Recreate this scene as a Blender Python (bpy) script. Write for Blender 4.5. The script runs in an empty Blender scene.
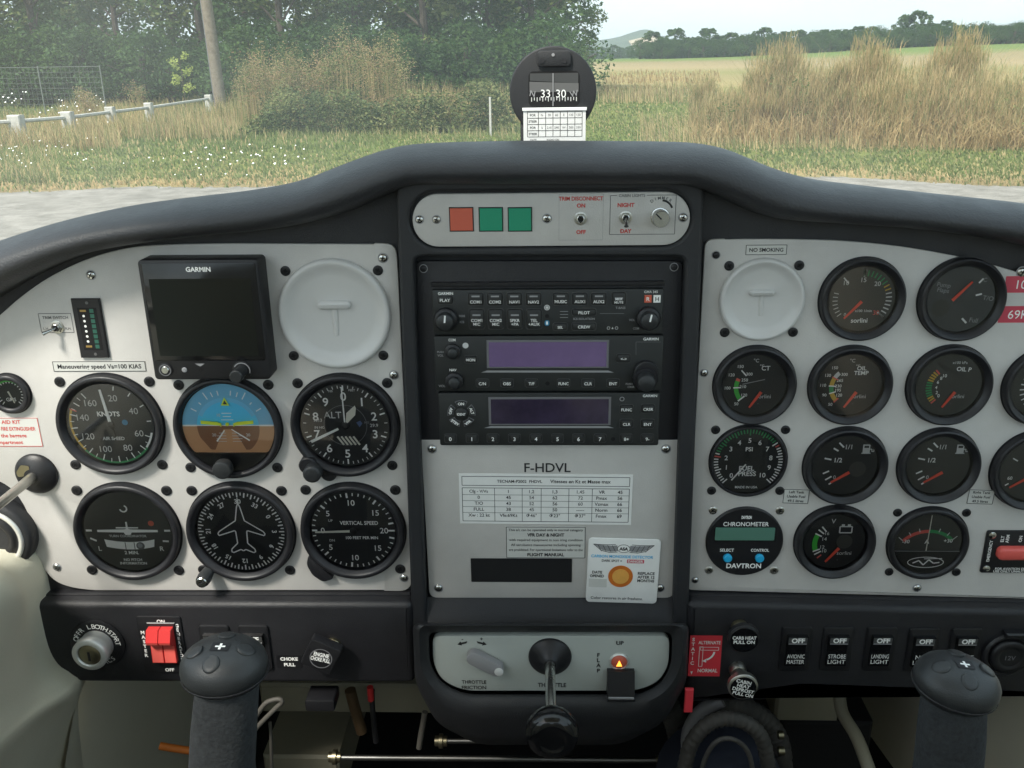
import bpy, bmesh, math, random
from mathutils import Vector, Matrix
from mathutils.geometry import tessellate_polygon
R = math.radians
random.seed(7)
sc = bpy.context.scene
COL = sc.collection

# ------------------------------------------------------------------ camera
FPX = 910.0
YAW, PITCH, ROLL = R(2.0), R(-19.6), R(-0.8)
CAM = Vector((0.0, -0.65, 1.5))
CR = Matrix.Rotation(YAW, 3, 'Z') @ Matrix.Rotation(math.pi/2 + PITCH, 3, 'X') @ Matrix.Rotation(ROLL, 3, 'Z')
cd = bpy.data.cameras.new('camera'); cam = bpy.data.objects.new('camera', cd); COL.objects.link(cam)
cam.matrix_world = Matrix.Translation(CAM) @ CR.to_4x4()
cd.sensor_width = 36.0; cd.lens = 36.0*FPX/1024.0
cd.clip_start = 0.02; cd.clip_end = 9000
sc.camera = cam

def ray(px, py):
    return CR @ Vector(((px-512.0)/FPX, (384.0-py)/FPX, -1.0))
def P(px, py, y=0.0):                      # where a sight line meets the vertical plane Y = y
    d = ray(px, py); return CAM + d*((y-CAM.y)/d.y)
def G(px, py, z=0.0):                      # where a sight line meets the ground
    d = ray(px, py); return CAM + d*((z-CAM.z)/d.z)
def scl(px, py, y=0.0):
    return (P(px+1, py, y)-P(px-1, py, y)).length/2

# ------------------------------------------------------------------ materials
M = {}
def mat(name, col, rough=0.5, metal=0.0, bump=0.0, bscale=800.0, var=0.0, vscale=30.0, emit=None, es=1.0, spec=None, coat=0.0, rv=0.0):
    m = bpy.data.materials.new(name); m.use_nodes = True; nt = m.node_tree; b = nt.nodes['Principled BSDF']
    b.inputs['Base Color'].default_value = (*col, 1); b.inputs['Roughness'].default_value = rough; b.inputs['Metallic'].default_value = metal
    if spec is not None: b.inputs['Specular IOR Level'].default_value = spec
    if coat: b.inputs['Coat Weight'].default_value = coat; b.inputs['Coat Roughness'].default_value = 0.05
    if emit: b.inputs['Emission Color'].default_value = (*emit, 1); b.inputs['Emission Strength'].default_value = es
    if bump or var or rv:
        tc = nt.nodes.new('ShaderNodeTexCoord')
    if bump:
        n = nt.nodes.new('ShaderNodeTexNoise'); n.inputs['Scale'].default_value = bscale; n.inputs['Detail'].default_value = 3
        nt.links.new(tc.outputs['Object'], n.inputs['Vector'])
        bp = nt.nodes.new('ShaderNodeBump'); bp.inputs['Strength'].default_value = bump; bp.inputs['Distance'].default_value = 0.0006
        nt.links.new(n.outputs['Fac'], bp.inputs['Height']); nt.links.new(bp.outputs[0], b.inputs['Normal'])
    if var:
        n2 = nt.nodes.new('ShaderNodeTexNoise'); n2.inputs['Scale'].default_value = vscale; n2.inputs['Detail'].default_value = 6; n2.inputs['Roughness'].default_value = 0.65
        nt.links.new(tc.outputs['Object'], n2.inputs['Vector'])
        r = nt.nodes.new('ShaderNodeValToRGB'); r.color_ramp.elements[0].position = 0.3; r.color_ramp.elements[1].position = 0.72
        r.color_ramp.elements[0].color = (*[c*(1-var) for c in col], 1); r.color_ramp.elements[1].color = (*[min(1, c*(1+var)) for c in col], 1)
        nt.links.new(n2.outputs['Fac'], r.inputs[0]); nt.links.new(r.outputs[0], b.inputs['Base Color'])
    if rv:
        n3 = nt.nodes.new('ShaderNodeTexNoise'); n3.inputs['Scale'].default_value = 14; n3.inputs['Detail'].default_value = 7; n3.inputs['Roughness'].default_value = 0.7
        nt.links.new(tc.outputs['Object'], n3.inputs['Vector'])
        mr = nt.nodes.new('ShaderNodeMapRange'); mr.inputs[1].default_value = 0.3; mr.inputs[2].default_value = 0.7
        mr.inputs[3].default_value = max(0.02, rough-rv); mr.inputs[4].default_value = min(1, rough+rv)
        nt.links.new(n3.outputs['Fac'], mr.inputs[0]); nt.links.new(mr.outputs[0], b.inputs['Roughness'])
    M[name] = m; return m

mat('panel', (0.545, 0.528, 0.505), 0.46, bump=0.3, bscale=900, var=0.07, vscale=22, rv=0.18)
mat('podpanel', (0.47, 0.51, 0.485), 0.45, bump=0.1, bscale=1600, var=0.05, vscale=9, rv=0.1)
mat('dash', (0.019, 0.020, 0.023), 0.55, bump=0.5, bscale=1500, var=0.18, vscale=7, rv=0.12)
mat('vinyl', (0.032, 0.033, 0.037), 0.5, bump=0.7, bscale=620, var=0.14, vscale=6, rv=0.1)
mat('sub', (0.015, 0.015, 0.018), 0.5, bump=0.45, bscale=1500, var=0.2, vscale=12, rv=0.12)
mat('black', (0.010, 0.010, 0.012), 0.45, bump=0.15, bscale=1500, rv=0.1)
mat('bezel', (0.014, 0.014, 0.017), 0.42, bump=0.2, bscale=1500, var=0.15, vscale=60, rv=0.1)
mat('dial', (0.013, 0.014, 0.016), 0.6)
mat('dial_grey', (0.050, 0.049, 0.044), 0.6)
mat('dial_grey2', (0.055, 0.057, 0.058), 0.55)
mat('gloss', (0.008, 0.008, 0.009), 0.12, rv=0.05)
mat('screen', (0.010, 0.012, 0.011), 0.10, rv=0.05)
mat('deep', (0.004, 0.004, 0.005), 0.8)
mat('white', (0.92, 0.92, 0.90), 0.5)
mat('cream_white', (0.72, 0.70, 0.62), 0.5)
mat('offwhite', (0.66, 0.66, 0.65), 0.5)
mat('dim', (0.16, 0.16, 0.17), 0.5)
mat('mid', (0.30, 0.30, 0.31), 0.5)
mat('paper', (0.82, 0.82, 0.80), 0.55, var=0.04, vscale=60)
mat('placard', (0.60, 0.60, 0.57), 0.5)
mat('ink', (0.02, 0.02, 0.022), 0.6)
mat('ink_grey', (0.12, 0.12, 0.12), 0.6)
mat('cap', (0.60, 0.595, 0.585), 0.34, bump=0.05, var=0.03, vscale=20)
mat('metal', (0.55, 0.54, 0.50), 0.3, 1.0, rv=0.12)
mat('steel', (0.62, 0.62, 0.60), 0.22, 1.0, rv=0.08)
mat('brass', (0.30, 0.27, 0.18), 0.35, 1.0)
mat('alu', (0.78, 0.78, 0.75), 0.4, 0.6, rv=0.1)
mat('red', (0.55, 0.03, 0.03), 0.4)
mat('redlit', (0.75, 0.12, 0.10), 0.35)
mat('redlamp', (0.62, 0.13, 0.08), 0.35, bump=0.3, bscale=600)
mat('greenlamp', (0.02, 0.30, 0.17), 0.35, bump=0.3, bscale=600)
mat('placred', (0.58, 0.06, 0.10), 0.45)
mat('placred2', (0.75, 0.05, 0.07), 0.45)
mat('redtext', (0.55, 0.06, 0.05), 0.5)
mat('needle', (0.85, 0.10, 0.06), 0.45)
mat('green', (0.03, 0.30, 0.10), 0.5)
mat('dimgreen', (0.025, 0.11, 0.08), 0.4)
mat('dimamber', (0.30, 0.20, 0.06), 0.4)
mat('vgreen', (0.06, 0.50, 0.06), 0.5)
mat('yellow', (0.75, 0.52, 0.04), 0.5)
mat('amber', (0.62, 0.40, 0.05), 0.5)
mat('adiyellow', (0.85, 0.95, 0.06), 0.5)
mat('skyblue', (0.22, 0.60, 0.85), 0.45)
mat('skyblue2', (0.20, 0.52, 0.74), 0.45)
mat('skyblue3', (0.12, 0.66, 0.97), 0.45)
mat('brown', (0.27, 0.12, 0.06), 0.5)
mat('brown2', (0.60, 0.32, 0.16), 0.5)
mat('cyan', (0.02, 0.45, 0.80), 0.4)
mat('bluepaint', (0.03, 0.22, 0.40), 0.5)
mat('lcd', (0.10, 0.22, 0.17), 0.15)
mat('lcdviolet', (0.10, 0.075, 0.15), 0.14, var=0.25, vscale=25, emit=(0.17, 0.11, 0.26), es=0.07)
mat('wire', (0.12, 0.14, 0.12), 0.6)
mat('btnring', (0.07, 0.072, 0.072), 0.5)
mat('lcdviolet2', (0.040, 0.030, 0.058), 0.12, var=0.4, vscale=30)
mat('lcdrim', (0.16, 0.16, 0.17), 0.3)
mat('radio', (0.018, 0.020, 0.020), 0.48, bump=0.12, bscale=1600, rv=0.08)
mat('button', (0.020, 0.021, 0.021), 0.45)
mat('orange', (0.60, 0.16, 0.02), 0.5, var=0.2, vscale=60)
mat('orange2', (0.80, 0.40, 0.09), 0.5, var=0.1, vscale=90)
mat('lampglow', (0.8, 0.25, 0.03), 0.4, emit=(1.0, 0.32, 0.04), es=1.2)
mat('cream', (0.62, 0.59, 0.47), 0.6, bump=0.2, bscale=500, var=0.06, vscale=5, rv=0.1)
mat('creamshade', (0.22, 0.205, 0.15), 0.6, bump=0.2, bscale=500, var=0.12, vscale=6)  # cream with the shade of the footwell put into the colour
mat('foam', (0.030, 0.033, 0.036), 0.95, bump=1.0, bscale=420, var=0.35, vscale=260)
mat('grip', (0.026, 0.028, 0.030), 0.42, bump=0.25, bscale=1200, var=0.15, vscale=25, rv=0.1)
mat('hose', (0.045, 0.042, 0.038), 0.7, var=0.3, vscale=30)
mat('cable', (0.085, 0.08, 0.07), 0.6)
mat('oker', (0.07, 0.04, 0.015), 0.7)
mat('navy', (0.012, 0.016, 0.030), 0.9, bump=0.5, bscale=300)
mat('bluecase', (0.10, 0.15, 0.30), 0.5)

def mat_glass(name, refl, rough, veil, tint=(1, 1, 1)):
    m = bpy.data.materials.new(name); m.use_nodes = True; nt = m.node_tree; nt.nodes.clear()
    out = nt.nodes.new('ShaderNodeOutputMaterial'); tr = nt.nodes.new('ShaderNodeBsdfTransparent'); tr.inputs[0].default_value = (*tint, 1)
    gl = nt.nodes.new('ShaderNodeBsdfGlossy'); gl.inputs['Roughness'].default_value = rough
    fr = nt.nodes.new('ShaderNodeFresnel'); fr.inputs[0].default_value = 1.45
    geo = nt.nodes.new('ShaderNodeNewGeometry'); nt.links.new(geo.outputs['Normal'], gl.inputs['Normal'])
    ml = nt.nodes.new('ShaderNodeMath'); ml.operation = 'MULTIPLY'; ml.inputs[1].default_value = refl
    nt.links.new(fr.outputs[0], ml.inputs[0])
    mx = nt.nodes.new('ShaderNodeMixShader'); nt.links.new(ml.outputs[0], mx.inputs[0]); nt.links.new(tr.outputs[0], mx.inputs[1]); nt.links.new(gl.outputs[0], mx.inputs[2])
    last = mx
    if veil:                                # fine dust and scuffs on the acrylic, plus haze painted over the outside view
        df = nt.nodes.new('ShaderNodeBsdfDiffuse'); df.inputs[0].default_value = (0.8, 0.82, 0.8, 1)
        tl = nt.nodes.new('ShaderNodeBsdfTranslucent'); tl.inputs[0].default_value = (0.8, 0.82, 0.8, 1)
        ad = nt.nodes.new('ShaderNodeMixShader'); ad.inputs[0].default_value = 0.5
        nt.links.new(df.outputs[0], ad.inputs[1]); nt.links.new(tl.outputs[0], ad.inputs[2])
        m2 = nt.nodes.new('ShaderNodeMixShader'); m2.inputs[0].default_value = veil
        tc = nt.nodes.new('ShaderNodeTexCoord'); nn = nt.nodes.new('ShaderNodeTexNoise'); nn.inputs['Scale'].default_value = 3.5; nn.inputs['Detail'].default_value = 5; nn.inputs['Distortion'].default_value = 0.8; nt.links.new(tc.outputs['Object'], nn.inputs['Vector'])
        mr = nt.nodes.new('ShaderNodeMapRange'); mr.inputs[1].default_value = 0.3; mr.inputs[2].default_value = 0.7; mr.inputs[3].default_value = veil*0.75; mr.inputs[4].default_value = veil*1.35; nt.links.new(nn.outputs['Fac'], mr.inputs[0]); nt.links.new(mr.outputs[0], m2.inputs[0])
        nt.links.new(last.outputs[0], m2.inputs[1]); nt.links.new(ad.outputs[0], m2.inputs[2]); last = m2
    nt.links.new(last.outputs[0], out.inputs[0]); M[name] = m
mat_glass('lens', 1.5, 0.03, 0.0)
mat('rodmetal', (0.16, 0.16, 0.155), 0.4, 1.0)
mat_glass('windscreen', 0.6, 0.02, 0.12, (0.99, 1.0, 0.985))

# ------------------------------------------------------------------ mesh builder: local axes u (right), v (up), d (towards the seats)
_tcache = {}
def glyphs(s, bold):
    key = (s, bold)
    if key not in _tcache:
        cu = bpy.data.curves.new('t', 'FONT'); cu.body = s; cu.size = 1.0; cu.offset = bold; cu.resolution_u = 3
        cu.align_x = 'CENTER'
        o = bpy.data.objects.new('t', cu); me = o.to_mesh()
        vs = [(v.co.x, v.co.y) for v in me.vertices]; fs = [tuple(p.vertices) for p in me.polygons]
        o.to_mesh_clear(); bpy.data.objects.remove(o); bpy.data.curves.remove(cu)
        if vs:
            x0 = min(v[0] for v in vs); x1 = max(v[0] for v in vs)
            vs = [(v[0]-(x0+x1)/2, v[1]-0.345) for v in vs]; w = x1-x0
        else: w = 0
        _tcache[key] = (vs, fs, w)
    return _tcache[key]

def inset(poly, t):
    n = len(poly); out = []
    area = sum(poly[i][0]*poly[(i+1) % n][1]-poly[(i+1) % n][0]*poly[i][1] for i in range(n))
    s = 1 if area > 0 else -1
    for i in range(n):
        a, b, c = poly[i-1], poly[i], poly[(i+1) % n]
        e1 = (b[0]-a[0], b[1]-a[1]); e2 = (c[0]-b[0], c[1]-b[1])
        l1 = math.hypot(*e1) or 1e-9; l2 = math.hypot(*e2) or 1e-9
        nx = -(e1[1]/l1+e2[1]/l2)*s; ny = (e1[0]/l1+e2[0]/l2)*s
        l = math.hypot(nx, ny) or 1e-9
        c_ = max(0.5, l/2)
        out.append((b[0]+nx/l*t/c_, b[1]+ny/l*t/c_))
    return out
def rrect(u0, v0, u1, v1, r, seg=5):
    r = min(r, abs(u1-u0)/2*0.999, abs(v1-v0)/2*0.999); pts = []
    for cx, cy, a in ((u1-r, v1-r, 0), (u0+r, v1-r, 90), (u0+r, v0+r, 180), (u1-r, v0+r, 270)):
        for i in range(seg+1):
            t = R(a+90*i/seg); pts.append((cx+r*math.cos(t), cy+r*math.sin(t)))
    return pts
def roundpoly(pts, rad, seg=6):
    out = []; n = len(pts)
    for i in range(n):
        a, b, c = Vector(pts[i-1]), Vector(pts[i]), Vector(pts[(i+1) % n]); r = rad[i] if isinstance(rad, (list, tuple)) else rad
        e1 = (a-b); e2 = (c-b); t = min(r, e1.length*0.49, e2.length*0.49)
        if t <= 0: out.append(tuple(b)); continue
        p0 = b+e1.normalized()*t; p2 = b+e2.normalized()*t
        for k in range(seg+1):
            s = k/seg; q = p0*(1-s)**2+b*2*s*(1-s)+p2*s*s; out.append((q.x, q.y))
    return out
def circ(u, v, r, n=32, a0=0): return [(u+r*math.cos(R(a0)+2*math.pi*i/n), v+r*math.sin(R(a0)+2*math.pi*i/n)) for i in range(n)]
def crom(pts, n=6):
    out = []
    for i in range(len(pts)-1):
        p0 = Vector(pts[max(0, i-1)]); p1 = Vector(pts[i]); p2 = Vector(pts[i+1]); p3 = Vector(pts[min(len(pts)-1, i+2)])
        for k in range(n):
            t = k/n
            out.append(0.5*((2*p1)+(p2-p0)*t+(2*p0-5*p1+4*p2-p3)*t*t+(3*p1-p0-3*p2+p3)*t**3))
    out.append(Vector(pts[-1])); return out

class MB:
    def __init__(s, k=1.0, ou=0.0, ov=0.0, od=0.0): s.v = []; s.f = []; s.m = []; s.mats = []; s.k = k; s.o = (ou, ov, od)
    def mi(s, name):
        if name not in s.mats: s.mats.append(name)
        return s.mats.index(name)
    def add(s, vs, fs, mt):
        b = len(s.v); s.v += [((x+s.o[0])*s.k, -(z+s.o[2])*s.k, (y+s.o[1])*s.k) for x, y, z in vs]
        i = s.mi(mt); s.f += [tuple(b+j for j in f) for f in fs]; s.m += [i]*len(fs); return s
    def rings(s, rs, mt, c0=True, c1=True, closed=True):
        n = len(rs[0]); vs = [p for r in rs for p in r]; fs = []
        for a in range(len(rs)-1):
            for i in range(n if closed else n-1):
                j = (i+1) % n; fs.append((a*n+i, a*n+j, (a+1)*n+j, (a+1)*n+i))
        if c0: fs.append(tuple(range(n))[::-1])
        if c1: fs.append(tuple((len(rs)-1)*n+i for i in range(n)))
        return s.add(vs, fs, mt)
    def prism(s, poly, d0, d1, mt, bev=0.0, seg=2, cap=None):
        rs = [[(x, y, d0) for x, y in poly]]
        if bev:
            rs.append([(x, y, d1-bev) for x, y in poly])
            for i in range(1, seg+1):
                a = math.pi/2*i/seg; q = inset(poly, bev*(1-math.cos(a)))
                rs.append([(x, y, d1-bev+bev*math.sin(a)) for x, y in q])
        else: rs.append([(x, y, d1) for x, y in poly])
        s.rings(rs, mt, True, cap is None)
        if cap: s.add(rs[-1], [tuple(range(len(poly)))], cap)
        return s
    def sheet(s, poly, d, mt): return s.add([(x, y, d) for x, y in poly], [tuple(range(len(poly)))], mt)
    def box(s, u0, v0, u1, v1, d0, d1, mt, bev=0.0): return s.prism([(u0, v0), (u1, v0), (u1, v1), (u0, v1)], d0, d1, mt, bev, 1)
    def rbox(s, u0, v0, u1, v1, r, d0, d1, mt, bev=0.0, cap=None): return s.prism(rrect(u0, v0, u1, v1, r), d0, d1, mt, bev, 2, cap)
    def lathe(s, prof, mt, u=0, v=0, n=40, c0=True, c1=True, knurl=0):
        rs = []
        for r, d in prof:
            rs.append([(u+(r*(1-(knurl if i % 2 else 0)))*math.cos(2*math.pi*i/n), v+(r*(1-(knurl if i % 2 else 0)))*math.sin(2*math.pi*i/n), d) for i in range(n)])
        return s.rings(rs, mt, c0, c1)
    def disc(s, u, v, r, d, mt, n=28): return s.sheet(circ(u, v, r, n), d, mt)
    def ringf(s, u, v, r0, r1, d, mt, a0=0, a1=360, n=48):      # flat ring or arc, clock angles
        full = abs(a1-a0) >= 360; k = n if full else max(2, int(n*abs(a1-a0)/360)); vs = []; fs = []
        for i in range(k+1):
            a = R(a0+(a1-a0)*i/k); vs += [(u+r0*math.sin(a), v+r0*math.cos(a), d), (u+r1*math.sin(a), v+r1*math.cos(a), d)]
        for i in range(k): fs.append((2*i, 2*i+1, 2*i+3, 2*i+2))
        return s.add(vs, fs, mt)
    def line(s, u0, v0, u1, v1, w, d, mt, w1=None):
        if w1 is None: w1 = w
        dx, dy = u1-u0, v1-v0; l = math.hypot(dx, dy) or 1e-9; nx, ny = -dy/l, dx/l
        return s.sheet([(u0+nx*w/2, v0+ny*w/2), (u0-nx*w/2, v0-ny*w/2), (u1-nx*w1/2, v1-ny*w1/2), (u1+nx*w1/2, v1+ny*w1/2)], d, mt)
    def pline(s, pts, w, d, mt, closed=False):
        q = list(pts)+([pts[0]] if closed else [])
        for a, b in zip(q, q[1:]): s.line(a[0], a[1], b[0], b[1], w, d, mt)
        return s
    def frame(s, u0, v0, u1, v1, w, d, mt): return s.pline([(u0, v0), (u1, v0), (u1, v1), (u0, v1)], w, d, mt, True)
    def tick(s, a, r0, r1, w, d, mt, u=0, v=0): a = R(a); return s.line(u+r0*math.sin(a), v+r0*math.cos(a), u+r1*math.sin(a), v+r1*math.cos(a), w, d, mt)
    def text(s, t, h, u, v, d, mt, rot=0, bold=0.012, maxw=None, align=0):
        vs, fs, w = glyphs(t, bold); k = h/0.70; kx = k
        if maxw and w*k > maxw: kx = maxw/w
        u += align*w*kx/2; a = R(-rot); c, n = math.cos(a), math.sin(a)
        return s.add([(u+x*kx*c-y*k*n, v+x*kx*n+y*k*c, d) for x, y in vs], fs, mt)
    def num(s, t, h, a, r, d, mt, rot=0, u=0, v=0, bold=0.012): a_ = R(a); return s.text(t, h, u+r*math.sin(a_), v+r*math.cos(a_), d, mt, rot, bold)
    def tube(s, pts, rad, mt, seg=12, cap=True, flat=1.0):
        pts = [Vector(p) for p in pts]; n = len(pts); rs = []; ref = None
        for i, p in enumerate(pts):
            t = (pts[min(n-1, i+1)]-pts[max(0, i-1)]).normalized()
            if ref is None: ref = t.orthogonal().normalized()
            a = (ref-t*ref.dot(t)).normalized(); b = t.cross(a); ref = a
            r = rad[i] if isinstance(rad, (list, tuple)) else rad
            rs.append([tuple(p+a*r*math.cos(2*math.pi*j/seg)+b*r*flat*math.sin(2*math.pi*j/seg)) for j in range(seg)])
        return s.rings(rs, mt, cap, cap)
    def build(s, name, parent=None, loc=(0, 0, 0), angle=38, smooth=True):
        me = bpy.data.meshes.new(name); me.from_pydata(s.v, [], s.f)
        for n in s.mats: me.materials.append(M[n])
        me.polygons.foreach_set('material_index', s.m)
        if smooth:
            me.polygons.foreach_set('use_smooth', [True]*len(s.f)); me.update(); me.set_sharp_from_angle(angle=R(angle))
        o = bpy.data.objects.new(name, me); COL.objects.link(o)
        if parent: o.parent = parent
        o.location = loc; return o

def tag(o, label=None, cat=None, group=None, kind=None):
    if label: o['label'] = label
    if cat: o['category'] = cat
    if group: o['group'] = group
    if kind: o['kind'] = kind
    return o
class Thing:
    """An Empty at a spot on the plane Y = y, whose local unit k is one photo pixel there (about 0.8 mm)."""
    def __init__(s, name, label, cat, cx, cy, y=0.0, group=None, dfront=0.0, k=None):
        s.k = k or scl(cx, cy, y); s.y = y
        p = P(cx, cy, y-dfront*s.k); s.p = Vector((p.x, y, p.z))
        s.o = bpy.data.objects.new(name, None); COL.objects.link(s.o); s.o.location = s.p; s.o.empty_display_size = 0.02
        tag(s.o, label, cat, group)
    def L(s, px, py, d=0.0):
        q = P(px, py, s.y-d*s.k); return ((q.x-s.p.x)/s.k, (q.z-s.p.z)/s.k)
    def Rc(s, x0, y0, x1, y1, d=0.0):
        cx, cy = (x0+x1)/2, (y0+y1)/2
        return (s.L(x0, cy, d)[0], s.L(cx, y1, d)[1], s.L(x1, cy, d)[0], s.L(cx, y0, d)[1])
    def m(s): return MB(s.k)
    def b(s, mb, name, par=None, **kw): return mb.build(name, par or s.o, **kw)
mat('seatcloth', (0.42, 0.38, 0.30), 0.9, bump=0.4, bscale=500, var=0.1, vscale=8)
# ------------------------------------------------------------------ cockpit shell
def plate_holes(mb, outer, holes, d0, d1, mt, bev, seg=3):
    loops = []
    for q, sg in [(outer, 1)]+[(h, -1) for h in holes]:
        rs = [[(x, y, d0) for x, y in q], [(x, y, d1-bev) for x, y in q]]
        for i in range(1, seg+1):
            a = math.pi/2*i/seg; w = inset(q, sg*bev*(1-math.cos(a))); rs.append([(x, y, d1-bev+bev*math.sin(a)) for x, y in w])
        mb.rings(rs, mt, False, False); loops.append(rs[-1])
    tris = tessellate_polygon([[Vector((x, y, 0)) for x, y, _ in l] for l in loops])
    mb.add([p for l in loops for p in l], [tuple(t) for t in tris], mt)
def vlathe(mb, prof, mt, u=0, d=0, n=36, ru=1.0, rd=1.0, tilt=0.0, c0=True, c1=True):
    rs = []; c, s_ = math.cos(tilt), math.sin(tilt)
    for r, v in prof:
        ring = []
        for i in range(n):
            a = 2*math.pi*i/n; x = r*ru*math.cos(a); y = r*rd*math.sin(a)
            ring.append((u+x, v*c+y*s_*-1, d+y*c+v*s_))
        rs.append(ring)
    mb.rings(rs, mt, c0, c1)

def interp(tab, x):
    for (x0, y0), (x1, y1) in zip(tab, tab[1:]):
        if x <= x1 or (x1, y1) == tab[-1]:
            t = (x-x0)/(x1-x0); return y0+(y1-y0)*t
SIL = [(v.x, v.y) for v in crom([(-140, 318), (-80, 276), (-40, 256), (0, 240.5), (60, 222), (130, 206.5), (200, 197), (250, 191), (300, 181), (350, 162), (388, 149.5), (425, 144), (512, 141.5), (600, 141.5), (675, 142.5), (705, 145), (732, 151.5), (772, 168), (812, 179.5), (862, 186), (937, 194.5), (1024, 204), (1070, 212), (1130, 228), (1180, 252)], 5)]
LOW = [(v.x, v.y) for v in crom([(-140, 415), (-80, 352), (-40, 318), (0, 294), (40, 272), (88, 253), (146, 242), (205, 235), (260, 230), (300, 224), (340, 214), (375, 200), (400, 189), (425, 184), (512, 184), (600, 184), (675, 184), (700, 189), (725, 199), (755, 212), (784, 219), (843, 223), (912, 228), (981, 237), (1024, 246), (1070, 260), (1130, 290), (1180, 330)], 5)]
xs = [-140+i*12 for i in range(int(1320/12)+1)]
gs = MB(); rows = []
PROF = [(0.012, -0.10), (0.004, -0.06), (-0.006, 0.0), (-0.018, 0.02), (-0.028, 0.12), (-0.034, 0.28), (-0.035, 0.46), (-0.031, 0.65), (-0.022, 0.81), (-0.008, 0.93), (0.008, 0.985), (0.020, 1.0)]
for x in xs:
    lo = P(x, interp(LOW, x), -0.012); hi = P(x, interp(SIL, x), 0.014); H = hi.z-lo.z; row = []
    for y, t in PROF:
        X = lo.x+(hi.x-lo.x)*max(0, min(1, t)); row.append((X, lo.z+H*t, -y))
    sl = (1.5-hi.z)/0.664; dk = lambda y, e: 1.5-(y+0.65)*sl*1.06-e
    row += [(hi.x, dk(.035, 0.0), -0.035), (hi.x, dk(.06, .006), -0.06), (hi.x, dk(.10, .014), -0.10), (hi.x*0.98, dk(.25, .02), -0.25), (hi.x*0.95, dk(.52, .03), -0.52), (hi.x*0.95, 1.20, -0.57)]
    rows.append(row)
gs.rings(rows, 'vinyl', False, False, closed=False)
tag(gs.build('glareshield', angle=80), 'padded dark grey vinyl glareshield roll curving over the top of the instrument panels', 'glareshield')

# dark backing of the whole dashboard
top = [(x, interp(LOW, x)-10) for x in range(-110, 1141, 50)]
D = Thing('dashboard', 'black moulded dashboard carrying the grey instrument panels and the centre console', 'dashboard', 550, 420, 0.0)
mb = D.m(); poly = [D.L(*q) for q in top]+[D.L(*q) for q in [(1140, 640), (700, 640), (400, 640), (40, 640), (28, 596), (10, 575), (-20, 566), (-110, 560)]]
mb.prism(poly, -24, -0.5, 'dash', 0, 1); D.b(mb, 'backing')
# moulding lip between the instrument plates and the switch strips
for nm, a in (('trim_lip', [(30, 594.5), (410, 594.5), (411, 600), (34, 600)]), ('trim_lip', [(690, 595), (1110, 604), (1110, 610), (690, 600.5)])):
    mb = D.m(); mb.prism([D.L(*q, 10) for q in a], 0, 10, 'sub', 2.0, 2); D.b(mb, nm)
# console housing: raised frame with an opening for the annunciator strip and one for the radios
F = 20
mb = D.m(); outer = roundpoly([D.L(*q, F) for q in [(397, 178), (703, 178), (704, 200), (697, 400), (688, 634), (412, 634), (404, 400), (396, 200)]], 3)
h1 = rrect(*D.Rc(409.5, 191, 691.5, 247.5, F), 27, 10)
h2 = roundpoly([D.L(*q, F) for q in [(413.5, 257), (685.5, 257), (673, 626), (426.5, 626)]], 9)
plate_holes(mb, outer, [h1, h2], -10, F, 'dash', 3.2); D.b(mb, 'console_housing')
mb = D.m(); mb.rbox(*D.Rc(404, 188, 697, 251, 10), 20, 0, 14, 'dash'); D.b(mb, 'backing')
# sloping ledge below the radio plate
mb = D.m(); a, b_ = D.L(424, 597, 6), D.L(676, 597, 6); c, e = D.L(675, 630, 24), D.L(425, 630, 24)
mb.add([(a[0], a[1], 6), (b_[0], b_[1], 6), (c[0], c[1], 21), (e[0], e[1], 21), (a[0], a[1]-60, 2), (b_[0], b_[1]-60, 2)], [(3, 2, 1, 0), (3, 4, 5, 2)], 'dash'); D.b(mb, 'ledge')
# throttle pod
def ring3(pts, y): return [(-0, 0, 0)]
def podring(pts, dd, r=16): return [(x, y, dd) for x, y in roundpoly([D.L(*q, dd) for q in pts], [9, r, r, r, r, r, r, 9], 5)]
mb = D.m()
rs = [podring([(429, 632), (430, 664), (441, 682), (463, 694), (638, 694), (660, 684), (671, 665), (672, 632)], 44),
      podring([(428, 631), (429, 665), (440, 683), (463, 695), (639, 695), (661, 685), (672, 666), (673, 631)], 53),
      podring([(426, 630), (427, 667), (439, 686), (465, 698), (636, 698), (662, 687), (674, 667), (675, 630)], 56),
      podring([(419, 625.5), (420, 669), (436, 694), (468, 708), (632, 708), (665, 694), (681, 669), (683, 625.5)], 62),
      podring([(415, 624.5), (417, 674), (435, 704), (470, 719), (630, 719), (666, 704), (684, 674), (687, 624.5)], 60),
      podring([(413, 624), (415, 680), (436, 717), (474, 735), (625, 735), (664, 717), (686, 680), (689, 624)], 50),
      podring([(412.5, 623), (415, 683), (437, 724), (478, 745), (620, 745), (663, 724), (687, 683), (689, 623)], 34),
      podring([(415, 625), (418, 680), (438, 716), (480, 735), (618, 735), (662, 716), (684, 680), (687, 625)], 8)]
mb.rings(rs, 'dash', False, True); D.b(mb, 'throttle_pod', angle=60)
mb = D.m(); mb.prism([(p[0], p[1]) for p in podring([(432.5, 636), (433, 664), (442, 681), (464, 691), (637, 691), (659, 682), (669, 665), (669.5, 636)], 47)], 40, 47, 'podpanel', 1)
mb.text('THROTTLE', 4.2, *D.L(474, 682, 47.4), 47.4, 'ink', 0, 0.02, 26); mb.text('FRICTION', 4.2, *D.L(474, 687.5, 47.4), 47.4, 'ink', 0, 0.02, 26)
mb.text('THROTTLE', 5.0, *D.L(552, 685, 47.4), 47.4, 'ink', 0, 0.03, 30); mb.text('UP', 4.5, *D.L(620, 643, 47.4), 47.4, 'ink', 0, 0.03)
for i, ch in enumerate('FLAP'): mb.text(ch, 4.5, *D.L(598.5, 655+i*5.2, 47.4), 47.4, 'ink', 0, 0.03)
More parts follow.
